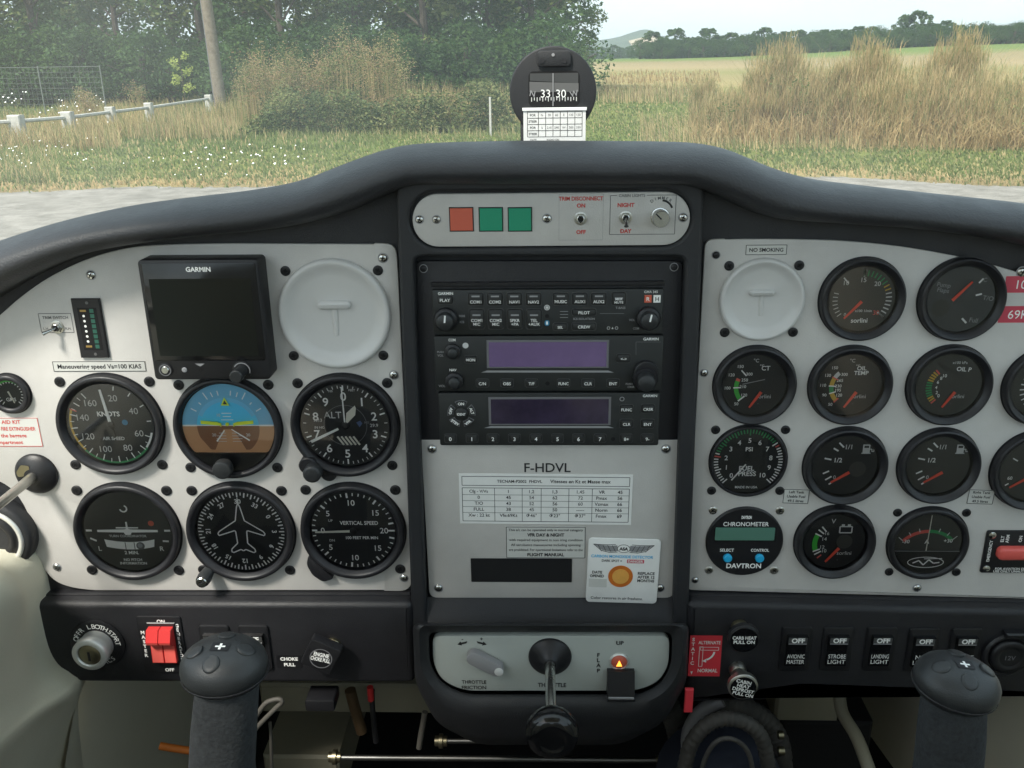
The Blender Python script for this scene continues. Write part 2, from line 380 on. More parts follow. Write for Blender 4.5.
for sx, ch in ((-1, '-'), (1, '+')):
    u, v = D.L(472+sx*9, 643, 47.4); mb.sheet([(u-sx*4.5, v+2.2), (u-sx*3.5, v-0.4), (u+sx*1.5, v-1.8), (u+sx*1, v-3.2), (u+sx*6, v-2), (u+sx*2.6, v+1.8), (u+sx*2, v+0.4)], 47.4, 'ink')
    mb.text(ch, 4, u+sx*0.5, v+5, 47.4, 'ink', 0, 0.03)
D.b(mb, 'throttle_plate')
# switch strips under the instrument plates
mb = D.m(); dd = 24
mb.prism(roundpoly([D.L(*q, dd) for q in [(33, 603), (412.5, 603.5), (414.5, 684), (78, 683.5), (46, 676), (39, 652)]], [9, 8, 8, 16, 14, 16], 6), -8, dd, 'sub', 7, 4); D.b(mb, 'switch_strip')
mb = D.m()
mb.prism(roundpoly([D.L(*q, dd) for q in [(688, 603), (1115, 613), (1115, 700), (792, 688.5), (770, 702), (686, 704)]], [8, 8, 8, 14, 12, 8], 5), -8, dd, 'sub', 7, 4); D.b(mb, 'switch_strip')

# instrument plates ------------------------------------------------
YF = -0.003
def screw(T, px, py, r=4.0, mt='steel', d=0.0, rot=25):
    u, v = T.L(px, py, d); mb = T.m()
    mb.lathe([(r*1.25, d), (r*1.25, d+0.3)], 'mid', u, v, 18); mb.lathe([(r, d+0.3), (r, d+0.9), (r*0.8, d+1.7), (r*0.4, d+2.1)], mt, u, v, 20)
    for q in (rot, rot+90): mb.line(u-r*0.62*math.sin(R(q)), v-r*0.62*math.cos(R(q)), u+r*0.62*math.sin(R(q)), v+r*0.62*math.cos(R(q)), r*0.26, d+2.25, 'ink')
    return T.b(mb, 'screw')
def dzus(T, u, v, r=5.4, mt='black', d=0.0, rot=35):
    mb = T.m(); mb.lathe([(r, d), (r, d+0.8), (r-0.8, d+1.4), (r*0.55, d+1.4), (r*0.5, d+0.9)], mt, u, v, 20)
    for q in (rot, rot+90): mb.line(u-r*0.5*math.sin(R(q)), v-r*0.5*math.cos(R(q)), u+r*0.5*math.sin(R(q)), v+r*0.5*math.cos(R(q)), r*0.22, d+1.5, 'deep')
    return T.b(mb, 'mounting_screw')
PL = Thing('instrument_panel', 'light grey metal flight instrument plate on the left with a curved upper edge', 'panel', 220, 420, YF)
mb = PL.m(); e1 = [tuple(v) for v in crom([(-120, 470), (-100, 420), (-60, 366), (-20, 332), (0, 315), (22, 296), (48, 278), (80, 262), (110, 252), (140, 246.5), (180, 244.3), (230, 243.5)], 4)]
e2 = [(374, 243.3), (396, 244.2), (398, 275), (411.5, 560), (411.5, 591.5), (384, 591)]
e3 = [tuple(v) for v in crom([(95, 590.5), (72, 587.5), (54, 580), (40, 563), (33, 542), (27, 512), (10, 488), (-15, 478), (-60, 476), (-120, 476)], 4)]
pts = [PL.L(*q) for q in e1]+roundpoly([PL.L(*q) for q in e2], [1, 13, 1, 1, 14, 1])+[PL.L(*q) for q in e3]
mb.prism(pts, -3.2, 0, 'panel', 0.8, 2); PL.b(mb, 'plate')
for q in [(91, 275), (383, 258), (394, 375), (404, 578), (57, 567)]: screw(PL, *q, 3.9, rot=random.uniform(0, 90))
PR = Thing('instrument_panel', 'light grey metal engine instrument plate on the right below the no smoking placard', 'panel', 860, 420, YF)
mb = PR.m(); e1 = [tuple(v) for v in crom([(745, 239.2), (800, 239.5), (850, 241.5), (900, 246.5), (950, 255), (1000, 267), (1040, 281), (1080, 302), (1120, 335), (1150, 380)], 4)]
e2 = [(1150, 602), (700, 590.5), (687, 590), (688, 565), (704, 262), (705, 239.5), (725, 239)]
pts = [PR.L(*q) for q in e1]+roundpoly([PR.L(*q) for q in e2], [1, 1, 12, 1, 1, 13, 1])
mb.prism(pts, -3.2, 0, 'panel', 0.8, 2); PR.b(mb, 'plate')
screw(PR, 716, 255, 3.4, 'black'); screw(PR, 704, 373, 3.6); screw(PR, 695, 580, 3.4); screw(PR, 917, 588, 4, rot=10); screw(PR, 1022, 272, 4.5, 'metal')
# lower centre plate
PC = Thing('placard_plate', 'light grey metal plate below the radios marked with the registration and a black slot', 'panel', 550, 522, -0.006)
mb = PC.m(); mb.prism(roundpoly([PC.L(*q) for q in [(421, 440), (680, 440), (674, 598), (429.5, 598)]], [1, 1, 9, 9]), -5, 0, 'panel', 0.8, 2)
mb.text('F-HDVL', 9.6, *PC.L(547.5, 467.5), 0.25, 'ink', 0, 0.012, 48)
PC.b(mb, 'plate')
mb = PC.m(); q = PC.Rc(471.5, 558.5, 571.5, 581.5); mb.box(*q, 0, 0.4, 'deep'); mb.frame(*q, 0.8, 0.6, 'black'); PC.b(mb, 'slot_dark')  # darkness inside the slot laid on as a near-black box
screw(PC, 432, 449, 4); screw(PC, 666, 449, 4); screw(PC, 438.5, 588, 4); screw(PC, 660, 588, 4)

# ------------------------------------------------------------------ tub, footwell and side trim
sw = MB()
def quadw(mb, pts, mt): mb.add([(p[0], p[2], -p[1]) for p in pts], [tuple(range(len(pts)))], mt)
def solidq(name, p, th, mt, **kw):          # a slab from four world points, th = thickness vector
    mb = MB(); q = [Vector(a) for a in p]; t = Vector(th); w = q+[a+t for a in q]
    mb.add([(a.x, a.z, -a.y) for a in w], [(0, 1, 2, 3), (7, 6, 5, 4), (0, 4, 5, 1), (1, 5, 6, 2), (2, 6, 7, 3), (3, 7, 4, 0)], mt)
    return mb.build(name, **kw)
for s in (-1, 1):
    nm = 'cockpit_sidewall'; xo = 0.60*s
    o = solidq(nm, [(0.455*s, 0.0, 1.22), (0.455*s, 0.0, 0.70), (0.36*s, 0.58, 0.70), (0.36*s, 0.58, 1.22)], (0.03*s, 0, 0), 'cream')
    tag(o, 'cream inner side wall of the footwell on the %s with black seams' % ('left' if s < 0 else 'right'), 'side wall')
    if s < 0: SWL = o
    else: SWR = o
    for zz in (1.155, 1.10):
        mb = MB(); pth = [(0.452*s, zz, 0.0), (0.425*s, zz-0.004, -0.15), (0.385*s, zz-0.004, -0.40)]; mb.tube(pth, 0.005, 'black', 8); r = mb.build('rubber_seam'); r.parent = o
    mb = MB(); mb.tube([(0.412*s, 1.045, -0.20), (0.405*s, 1.045, -0.204)], 0.006, 'deep', 12); mb.tube([(0.404*s, 1.045, -0.204), (0.402*s, 1.045, -0.205)], 0.003, 'steel', 8); r = mb.build('rivet'); r.parent = o
    # outer skin along the seats
    o = solidq('cabin_wall', [(0.60*s, 0.02, 1.20), (0.60*s, 0.02, 0.70), (0.60*s, -1.6, 0.70), (0.60*s, -1.6, 1.33)], (0.04*s, 0, 0), 'cream')
    tag(o, 'cream cabin side wall beside the %s seat' % ('left' if s < 0 else 'right'), 'side wall')
o = solidq('cockpit_floor', [(-0.60, -1.6, 0.70), (0.60, -1.6, 0.70), (0.60, 0.58, 0.70), (-0.60, 0.58, 0.70)], (0, 0, -0.02), 'deep'); o['kind'] = 'structure'
o = solidq('rear_bulkhead', [(-0.60, -1.6, 0.70), (0.60, -1.6, 0.70), (0.60, -1.6, 1.55), (-0.60, -1.6, 1.55)], (0, -0.03, 0), 'cream'); tag(o, 'drab cream bulkhead behind the seats closing the cabin', 'bulkhead')
for s in (-1, 1):  # unseen seats added for a beige reflection in the gauge glass
    r = bpy.data.objects.new('seat', None); COL.objects.link(r); r.location = (0.29*s, -0.75, 0.70); tag(r, 'beige seat on the %s added unseen for its reflection in the gauge glass' % ('left' if s < 0 else 'right'), 'seat')
    mb = MB(); mb.prism(rrect(-0.23, 0.10, 0.23, 0.25, 0.05), -0.10, 0.28, 'seatcloth', 0.04, 3); mb.build('cushion', r)
    mb = MB(); mb.prism(rrect(-0.22, 0.24, 0.22, 0.80, 0.08), -0.24, -0.12, 'seatcloth', 0.04, 3); o = mb.build('backrest', r); o.location = (0, -0.44, 0)
o = solidq('added_roof', [(-0.62, -1.6, 2.02), (0.62, -1.6, 2.02), (0.62, -0.36, 2.05), (-0.62, -0.36, 2.05)], (0, 0, 0.03), 'cream'); tag(o, 'unseen cream roof slab added over the seats to keep sun off the panels', 'roof')  # unseen slab added to block direct sun from the instrument panels
o = solidq('firewall', [(-0.62, 0.58, 0.66), (0.62, 0.58, 0.66), (0.62, 0.58, 1.21), (-0.62, 0.58, 1.21)], (0, 0.02, 0), 'deep'); o['kind'] = 'structure'

# left side trim: bulky cream moulding near the pilot's knee
st = MB(); rows = []
sections = [(-0.034, [(-60, 560), (-8, 560), (16, 574), (25, 592), (30, 615), (39, 655), (49, 675), (62, 685), (72, 694), (77, 712), (84, 775), (92, 860)]),
            (-0.075, [(-90, 565), (-30, 565), (2, 574), (18, 592), (20, 620), (20, 655), (24, 690), (30, 708), (38, 716), (46, 735), (58, 795), (64, 880)]),
            (-0.13, [(-160, 570), (-80, 568), (-30, 580), (-6, 600), (-8, 640), (-14, 690), (-14, 722), (-6, 738), (0, 750), (10, 772), (24, 830), (30, 900)]),
            (-0.24, [(-300, 590), (-220, 590), (-150, 610), (-110, 640), (-110, 690), (-110, 750), (-110, 790), (-100, 810), (-90, 825), (-80, 850), (-60, 910), (-50, 980)])]
for y, pp in sections: rows.append([(lambda w: (w.x, w.z, -w.y))(P(a, b, y+(0, 0, 0, 0, 0, 0, 0, 0, .004, .04, .08, .10)[i])) for i, (a, b) in enumerate(pp)])
rows.insert(0, [(x, z, 0.001) for x, z, d in rows[0]])
def smooth_rows(rows, n=4):
    cols = [[Vector(rows[i][j]) for i in range(len(rows))] for j in range(len(rows[0]))]
    cols = [crom(c, n) for c in cols]; rr = [[cols[j][i] for j in range(len(cols))] for i in range(len(cols[0]))]
    return [[tuple(v) for v in crom(r, n)] for r in rr]
st.rings(smooth_rows(rows), 'cream', False, False, closed=False)
tag(st.build('side_trim', angle=80), 'bulky pale cream side moulding in the lower left corner beside the ignition switch', 'side trim')

# things in the footwell -----------------------------------------------------------------
def wb(px0, py0, px1, py1, y0, y1, mt, name, bev=0.003):
    a = P(px0, py1, y0); b = P(px1, py0, y0); mb = MB(); mb.box(a.x, a.z, b.x, b.z, -y1, -y0, mt, bev); return mb.build(name)
tag(wb(262, 686, 436, 713, 0.10, 0.16, 'creamshade', 'cross_member'), 'cream cross member seen in the gap left of the throttle pod', 'beam')
tag(wb(268, 757, 338, 800, 0.10, 0.30, 'creamshade', 'floor_box'), 'low cream box on the floor right of the left stick', 'box')
tag(wb(774, 688, 842, 722, 0.10, 0.16, 'creamshade', 'cross_member'), 'cream cross member behind the cabin heat knob and the hose', 'beam')
tag(wb(774, 723, 874, 800, 0.12, 0.30, 'deep', 'battery_box'), 'black box low in the right footwell beside the diagonal tube', 'box')
def pp(px, py, y): w = P(px, py, y); return (w.x, w.z, -y)
def ptube(name, pts, r, mt, seg=10, parent=None):
    mb = MB(); mb.tube([tuple(v) for v in crom([pp(*q) for q in pts], 5)], r, mt, seg); return mb.build(name, parent)
def clamp(parent, px, py, y, r=0.007):
    w = P(px, py, y); mb = MB()
    for k in range(3): 
        c = w.x+(k-1)*0.004; rr = r*(0.7 if k != 1 else 1.0)
        mb.tube([(c-0.0018, w.z, -y), (c+0.0018, w.z, -y)], rr, 'brass', 14)
    mb.build('collar', parent)
t = ptube('control_rod', [(338, 757.5, 0.04), (480, 758.5, 0.04), (620, 760, 0.04), (700, 760, 0.04)], 0.0028, 'rodmetal'); tag(t, 'thin metal control rod running across below the throttle pod', 'rod'); clamp(t, 335, 757, 0.04); clamp(t, 662, 760, 0.04, 0.006)
t = ptube('control_rod', [(437, 741, 0.06), (500, 741, 0.06), (560, 742, 0.06)], 0.0026, 'rodmetal'); tag(t, 'short metal rod end with brass collar just left of the throttle knob', 'rod'); clamp(t, 441, 741, 0.06)
tag(ptube('wire_loop', [(250, 735, 0.0), (262, 722, 0.0), (276, 708, 0.0), (282, 702, 0.0), (278, 699, 0.0), (266, 703, 0.0), (256, 716, 0.0), (248, 724, 0.0)], 0.0022, 'cable'), 'grey loop of cable beside the left control stick', 'cable')
tag(ptube('wire', [(270, 722, 0.01), (271, 740, 0.01), (272, 775, 0.01)], 0.0016, 'cable'), 'thin grey wire hanging down under the grey cable loop', 'cable')
tag(ptube('fuel_hose', [(372, 690, 0.03), (372, 700, 0.03), (374, 725, 0.03), (376, 742, 0.03)], 0.0026, 'black'), 'dark wire with red plug hanging right of the parking brake knob', 'cable')
tag(ptube('red_plug', [(370, 687, 0.028), (371, 700, 0.028)], 0.0030, 'red'), 'small red plug on the dark wire under the switch strip', 'plug')
tag(ptube('wooden_strut', [(350, 690, 0.08), (356, 712, 0.08), (362, 732, 0.08)], 0.0055, 'oker'), 'brown strut in the dark gap behind the red plug', 'strut')
tag(ptube('pedal_link', [(425, 712, 0.05), (421, 735, 0.05), (419, 748, 0.05)], 0.0028, 'cable'), 'short grey link left of the throttle pod underside', 'link')
tag(ptube('orange_strap', [(160, 746, 0.0), (178, 749, 0.0), (198, 752, 0.0)], 0.0035, 'orange'), 'orange strap end poking out behind the left control stick', 'strap')
mb = MB(); a = P(323, 699, -0.01); mb.rbox(a.x-0.013, a.z-0.005, a.x+0.012, a.z+0.006, 0.002, 0.0, 0.02, 'black', 0.001); tag(mb.build('bracket'), 'small black bracket hanging under the parking brake knob', 'bracket')
tag(ptube('diagonal_tube', [(839, 688, 0.07), (842, 712, 0.05), (858, 740, 0.02), (876, 790, -0.02)], 0.0058, 'creamshade'), 'cream tube slanting down through the right footwell', 'tube')
# corrugated hoses between pod and right footwell
def hose(name, pts, r, label, mt='hose'):
    mb = MB(); c = crom([pp(*q) for q in pts], 14); n = len(c)
    mb.tube([tuple(v) for v in c], [r*(1.0 if i % 3 else 0.86) for i in range(n)], mt, 14); tag(mb.build(name, angle=80), label, 'hose')
hose('air_hose', [(676, 800, -0.03), (684, 770, -0.03), (692, 742, -0.03), (712, 722, -0.03), (738, 720, -0.03), (760, 735, -0.03), (768, 765, -0.03), (770, 800, -0.03)], 0.0065, 'thick ribbed grey hose arching over at the bottom right of centre', 'hose')
hose('air_hose', [(668, 705, 0.06), (676, 725, 0.06), (682, 755, 0.06), (680, 790, 0.06)], 0.011, 'ribbed grey hose hanging behind the small red tag', 'hose')
hose('air_hose', [(700, 708, 0.02), (722, 704, 0.02), (748, 710, 0.02), (768, 724, 0.02), (780, 748, 0.02), (782, 790, 0.02)], 0.010, 'rear ribbed hose just under the cabin heat knob', 'hose')
ptube_o = ptube('inner_hoop', [(700, 800, -0.05), (703, 765, -0.05), (716, 742, -0.05), (735, 740, -0.05), (750, 757, -0.05), (755, 800, -0.05)], 0.0020, 'hose'); tag(ptube_o, 'thin pale hoop inside the arch of the thick ribbed hose', 'hoop')
mb = MB(); w = P(728, 790, -0.02); mb.prism(circ(w.x, w.z-0.02, 0.055, 24), -0.03, 0.03, 'navy', 0.02, 3); tag(mb.build('cloth_bundle'), 'dark navy cloth bundle inside the hose arch', 'cloth')
tag(ptube('cable_bundle', [(690, 768, 0.0), (688, 735, 0.0), (700, 712, 0.0), (722, 700, 0.0)], 0.006, 'dim'), 'bundle of dark cable left of the hose arch', 'cable')
mb = MB(); mb.tube([pp(778, 735, 0.0), pp(783, 735, 0.0)], 0.004, 'brass', 10); mb.tube([pp(778, 751, 0.0), pp(784, 751, 0.0)], 0.004, 'brass', 10); tag(mb.build('brass_fitting'), 'small brass fittings on the right side of the hose arch', 'fitting')
wb_ = wb(684, 690, 694, 713, -0.035, -0.032, 'placred2', 'red_tag', 0.0008); tag(wb_, 'small upright red tag below the static source placard', 'tag')
# ------------------------------------------------------------------ gauges
def bezel_big(T, r, d=9.0, face='dial', fr=None):
    fr = fr or r-9.5
    mb = T.m(); mb.lathe([(r+1.4, 0), (r+1.4, 0.25), (r, 0.3), (r, d-2.2), (r-0.5, d-0.9), (r-1.6, d-0.2), (r-3.6, d), (r-4.8, d-0.6), (r-5.6, d-2), (fr, 1.6), (fr, 0.6)], 'bezel', n=72, c1=False); T.b(mb, 'bezel')
    mb = T.m(); mb.disc(0, 0, fr+0.3, 1.3, face, 64); T.b(mb, 'dial_face')
def bezel_vdo(T, r, face='dial'):
    mb = T.m(); mb.lathe([(r+1.2, 0), (r+1.2, 0.25), (r, 0.3), (r, 6.5), (r-0.7, 8.2), (r-2.2, 9), (r-3.4, 8.6), (r-8.6, 3.4), (r-9.2, 1.4), (r-9.2, 0.6)], 'bezel', n=72, c1=False); T.b(mb, 'bezel')
    mb = T.m(); mb.disc(0, 0, r-8.9, 1.3, face, 64); T.b(mb, 'dial_face')
def lens(T, r, d=4.0):
    mb = T.m(); mb.disc(0, 0, r, d, 'lens', 48); T.b(mb, 'glass')
def hand(T, a, r0, r1, w0, w1, d, mt, name='needle', u=0, v=0):
    mb = T.m(); a_ = R(a); x0, y0, x1, y1 = u+r0*math.sin(a_), v+r0*math.cos(a_), u+r1*math.sin(a_), v+r1*math.cos(a_)
    dx, dy = x1-x0, y1-y0; l = math.hypot(dx, dy); nx, ny = -dy/l, dx/l
    mb.prism([(x0+nx*w0/2, y0+ny*w0/2), (x0-nx*w0/2, y0-ny*w0/2), (x1-nx*w1/2, y1-ny*w1/2), (x1+nx*w1/2, y1+ny*w1/2)], d, d+0.5, mt); return T.b(mb, name)
def screws4(T, s, su=None, mt='black', r=5.2):
    su = su or s
    for u, v in ((-su, s), (su, s), (-su, -s), (su, -s)): dzus(T, u, v, r, mt, 0, random.uniform(0, 90))
DF = 8.5; FD = 1.55

# airspeed
T = Thing('airspeed_indicator', 'airspeed gauge reading in knots with yellow and green arcs, upper left of the flight instruments', 'gauge', 108, 427, YF, 'round flight instruments', DF)
bezel_big(T, 52); mb = T.m(); fr = 42
A = {20: 12, 40: 60, 60: 110, 80: 153, 100: 200, 120: 243, 140: 285, 160: 323}
ks = sorted(A)
def asi(v):
    for a, b in zip(ks, ks[1:]):
        if a <= v <= b: return A[a]+(A[b]-A[a])*(v-a)/(b-a)
mb.ringf(0, 0, fr-3.0, fr-1.0, FD, 'white', 103, 128); mb.ringf(0, 0, fr-2.2, fr-0.2, FD+0.05, 'green', 128, 228); mb.ringf(0, 0, fr-2.8, fr-0.6, FD, 'amber', 228, 292)
for v in range(20, 161, 5):
    a = asi(v)
    if v % 10 == 0: mb.tick(a, fr-8 if v > 50 else fr-6, fr-1.5, 1.1, FD+0.1, 'white')
    elif v > 55: mb.tick(a, fr-5.5, fr-1.5, 0.7, FD+0.1, 'white')
mb.tick(293, fr-7, fr, 1.2, FD+0.12, 'redlit')
for v in ks: mb.num(str(v), 6.6, A[v], fr-14, FD+0.1, 'offwhite', bold=0.0)
mb.text('KNOTS', 4.8, -1, 11, FD+0.1, 'white', 0, 0.03); mb.text('AIR SPEED', 3.4, 0, -15, FD+0.1, 'offwhite', 0, 0.03)
mb.sheet(circ(14, 2, 3, 12), FD+0.1, 'bluepaint'); T.b(mb, 'markings')
hand(T, 352, -1, fr-5, 3.2, 2.2, 2.4, 'white'); hand(T, 172, 0, 14, 3.2, 2.4, 2.3, 'black', 'needle_tail')
mb = T.m(); mb.lathe([(3.4, 2.2), (3.4, 3.4), (2.6, 3.8)], 'black'); T.b(mb, 'hub'); lens(T, 43); screws4(T, 44)

# attitude indicator
T = Thing('attitude_indicator', 'artificial horizon with blue sky over brown ground and yellow wings', 'gauge', 226, 430, YF, 'round flight instruments', DF)
bezel_big(T, 53, 9.0, 'black', 46.5); mb = T.m(); r = 45.5
def chord(r, v0, up):        # part of a disc above or below v0
    a0 = math.degrees(math.acos(max(-1, min(1, v0/r)))); lo, hi = (-a0, a0) if up else (a0, 360-a0)
    return [(r*math.sin(R(lo+(hi-lo)*i/40)), r*math.cos(R(lo+(hi-lo)*i/40))) for i in range(41)]
mb.sheet(chord(r, 2, True), FD, 'skyblue2')
lower = [(x, max(y, -27)) for x, y in chord(r, 2, False)]; mb.sheet(lower, FD, 'brown2')
mb.sheet([(x, y-0.0) for x, y in chord(31, 2, True)], FD+0.1, 'skyblue3')
mb.sheet([(x, max(y, -24)) for x, y in chord(31, 2, False)], FD+0.1, 'brown')
mb.ringf(0, 0, 27, 31.2, FD+0.15, 'skyblue', -65, 65)
mb.sheet([(-5, -2), (5, -2), (17, -27), (-17, -27)], FD+0.2, 'brown2'); mb.sheet([(-31, -8), (-38, -14), (-27, -26.5), (-18, -26.5)], FD+0.2, 'brown2')
for a, l in ((-60, 6), (-45, 3), (-30, 8), (-20, 5), (-10, 5), (10, 5), (20, 5), (30, 8), (45, 3), (60, 6)): mb.tick(a, 34, 34+l, 1.1, FD+0.2, 'white')
mb.line(-r+0.3, 2, -31, 2, 1.6, FD+0.2, 'white'); mb.line(r-0.3, 2, 31, 2, 1.6, FD+0.2, 'white'); mb.line(-31, 2, 31, 2, 1.0, FD+0.2, 'white')
for v, w in ((15, 5), (11.5, 4), (8, 6)): mb.line(-w, v, w, v, 0.8, FD+0.3, 'white')
for v, w in ((-6, 7), (-9, 9), (-12, 10), (-15, 9)): mb.line(-w-3, v, -3, v, 0.5, FD+0.3, 'offwhite'); mb.line(3, v, w+3, v, 0.5, FD+0.3, 'offwhite')
mb.line(-4, -3, -13, -15, 1.3, FD+0.35, 'white', 1.6); mb.line(3, -2, 20, -14, 1.0, FD+0.35, 'white', 1.6)
mb.text('10', 3, -8, 13, FD+0.3, 'offwhite'); mb.text('20', 3, -15, -8, FD+0.3, 'offwhite'); mb.text('20', 3, 19, -8, FD+0.3, 'offwhite'); T.b(mb, 'horizon_card')
mb = T.m(); mb.sheet([(0, 32), (-4.2, 23.5), (4.2, 23.5)], 3.0, 'adiyellow'); mb.sheet([(0, 29), (-2.2, 24.8), (2.2, 24.8)], 3.1, 'ink'); T.b(mb, 'roll_pointer')
mb = T.m()
for s in (-1, 1): mb.prism([(s*6, 1.2), (s*8, 2.8), (s*26, 4.4), (s*26, 7.8), (s*10, 6.4), (s*6, 4.8)], 3, 3.8, 'adiyellow')
mb.lathe([(1.8, 3), (1.8, 3.8)], 'adiyellow', 0, 4, 14); T.b(mb, 'wing_bars')
mb = T.m(); mb.prism([(x, min(y, -27)) for x, y in chord(46.3, -27, False)], 1.3, 3.6, 'black', 0.3, 1); T.b(mb, 'lower_mask'); lens(T, 46, 4.4)
u, v = -5, -38
mb = T.m(); mb.lathe([(5, 3), (5, 11), (8.8, 11.5), (9.4, 13), (9.4, 20), (8.8, 21.3), (7, 22)], 'grip', u, v, 28); T.b(mb, 'knob'); screws4(T, 44)

# altimeter
T = Thing('altimeter', 'black altimeter with numerals nought to nine and two knobs at its lower left', 'gauge', 344, 428, YF, 'round flight instruments', DF)
bezel_big(T, 53.5); mb = T.m(); r = 43
for i in range(50):
    a = i*7.2
    if 255 < a < 285 or 75 < a < 100: 
        if i % 2: continue
    mb.tick(a, r-(6.5 if i % 5 == 0 else 4), r-1, 1.5 if i % 5 == 0 else 0.9, FD, 'white' if i % 5 == 0 else 'offwhite')
for i in range(10): mb.num(str(i), 8.6, i*36, r-12.5, FD, 'white', bold=0.015)
mb.text('ALT', 7.0, -12, 11, FD, 'offwhite', 0, 0.0)
for k in range(5): mb.line(-9+k*4, -12+0, -3+k*4, -21, 1.9, FD, 'cream_white')
mb.box(24, -4.5, 33, 4.5, FD-0.2, FD+0.1, 'black'); mb.text('29.9', 3.4, 28.5, 0, FD+0.2, 'offwhite'); mb.text('MB', 2.6, 21.5, 3, FD, 'dim')
mb.text('1013', 3.2, -27, 5.5, FD, 'offwhite'); mb.text('IN HG', 2.6, -26, -2.2, FD, 'offwhite'); mb.text('FEET', 2.2, 9, 37, FD, 'offwhite'); mb.text('100', 2.2, -12, 36, FD, 'offwhite')
mb.ringf(0, 0, 21, 21.6, FD, 'dim'); mb.sheet([(11, 3), (15, 5), (17, 2), (14, -2)], FD+0.1, 'bluecase'); T.b(mb, 'markings')
hand(T, 359, 3, r-3, 1.4, 1.2, 3.2, 'white'); mb = T.m(); mb.sheet([(-2.5, r-2), (1.5, r-2), (-0.5, r-5)], 3.3, 'white'); T.b(mb, 'needle_tip')
mb = T.m(); a = R(27); f = lambda x, y: (x*math.cos(a)+y*math.sin(a), -x*math.sin(a)+y*math.cos(a)); mb.prism([f(-1, 4), f(1, 4), f(4.4, 15), f(2.2, 22), f(0, 24), f(-4.2, 13)], 2.6, 3.1, 'cream_white'); T.b(mb, 'needle')
hand(T, 244, 8, r-3.5, 2.2, 3.0, 2.1, 'white')
mb = T.m(); mb.lathe([(4, 1.5), (4, 4.0), (3, 4.4)], 'black'); T.b(mb, 'hub'); lens(T, 44, 4.8); screws4(T, 44)
for u, v, rr, h in ((-39, -40, 9, 12), (-20, -51, 8, 7)): mb = T.m(); mb.lathe([(rr, 0), (rr, h-1), (rr-1, h), (rr-3, h)], 'bezel', u, v, 28); T.b(mb, 'corner_boss')
mb = T.m(); mb.lathe([(4, 8), (4, 12), (8, 12.5), (9, 14), (9, 24), (8, 25.4), (6, 26)], 'grip', -32, -43, 28); T.b(mb, 'knob')

# turn coordinator
T = Thing('turn_coordinator', 'turn coordinator with white miniature aeroplane above a slip ball', 'gauge', 125, 535, YF, 'round flight instruments', DF)
bezel_big(T, 52, 8.0, 'dial_grey', 43.5); mb = T.m()
for s in (-1, 1):
    mb.line(s*36, 1, s*42, 1, 2.2, FD, 'white'); mb.line(s*33, -10.5, s*39, -7.5 if s < 0 else -10.8, 2, FD, 'white')
mb.text('L', 5, -31, -19, FD, 'white'); mb.text('R', 5, 31, -19, FD, 'white'); mb.text('2 MIN.', 3.6, 0, -23.5, FD, 'white', 0, 0.03)
mb.text('NO PITCH', 2.8, 0, -31.5, FD, 'white', 0, 0.03); mb.text('INFORMATION', 2.8, 0, -35.5, FD, 'white', 0, 0.03); mb.text('TURN COORDINATOR', 2.5, -1, -5, FD, 'offwhite', 0, 0.02)
mb.ringf(-1, 25, 2.6, 4.2, FD, 'white', 20, 260, 20); mb.disc(24, 9, 3, FD, 'redlamp', 14); T.b(mb, 'markings')
mb = T.m(); mb.prism([(-30, 0.0), (-4, -0.4), (-2.5, -3), (2.5, -3), (4, -0.4), (30, 0.0), (30, 2.2), (3.4, 2.8), (0.8, 3.4), (0.8, 11), (-0.8, 11), (-0.8, 3.4), (-3.4, 2.8), (-30, 2.2)], 2.2, 2.8, 'white'); mb.box(-11, 4, 11, 5.2, 2.2, 2.7, 'white'); T.b(mb, 'miniature_aeroplane')
mb = T.m(); up = [(-25+50*i/16, -8.6-3*(1-((i-8)/8)**2)) for i in range(17)]; dn = [(x*0.95, y-8.2) for x, y in up[::-1]]
mb.prism(up+dn, 1.6, 2.2, 'white', 0.3, 1); mb.line(-4.5, -11.5, -4.5, -19.3, 0.7, 2.4, 'ink'); mb.line(4.5, -11.5, 4.5, -19.3, 0.7, 2.4, 'ink'); mb.disc(10.5, -15.4, 4.2, 2.5, 'ink_grey', 20); mb.disc(10, -15, 2.6, 2.6, 'mid', 16); T.b(mb, 'slip_ball'); lens(T, 44); screws4(T, 44)

# heading indicator
T = Thing('heading_indicator', 'compass rose gauge with the white outline of an aeroplane', 'gauge', 239, 535, YF, 'round flight instruments', DF)
bezel_big(T, 53, 8.5, 'dial', 44); mb = T.m(); r = 44
for i in range(72):
    a = i*5
    mb.tick(a, r-(6.5 if i % 2 == 0 else 4.4), r-1.2, 1.4 if i % 2 == 0 else 1.1, FD, 'white')
for h, t in ((0, '0'), (3, '3'), (6, '6'), (9, '9'), (12, '12'), (15, '15'), (18, '18'), (21, '21'), (24, '24'), (27, '27'), (30, '30'), (33, '33')):
    a = (h*10-300) % 360; mb.num(t, 4.6, a, r-11, FD, 'white', rot=a, bold=0.03)
half = [(0, 31), (1.6, 27), (3, 20), (4.5, 12), (22, 0), (23.5, -2.5), (22.5, -4.5), (6.5, 1), (5.5, 0), (5, -13), (11.5, -19.5), (12, -22.5), (10, -23.5), (2.5, -20), (0, -21.5)]
q = half+[(-x, y) for x, y in half[::-1][1:-1]]; mb.pline(q, 1.25, FD+0.1, 'white', True); mb.line(0, 37, 0, 31, 0.9, FD+0.1, 'white'); T.b(mb, 'markings'); lens(T, 44.5)
mb = T.m(); mb.tube([(-33, -38, 3), (-38, -45, 7)], 2.2, 'metal', 12); T.b(mb, 'shaft')
mb = T.m(); mb.tube([(-36, -42, 5), (-38, -45, 14), (-38.5, -46, 19)], [5.6, 7.2, 6.6], 'grip', 20); T.b(mb, 'knob')
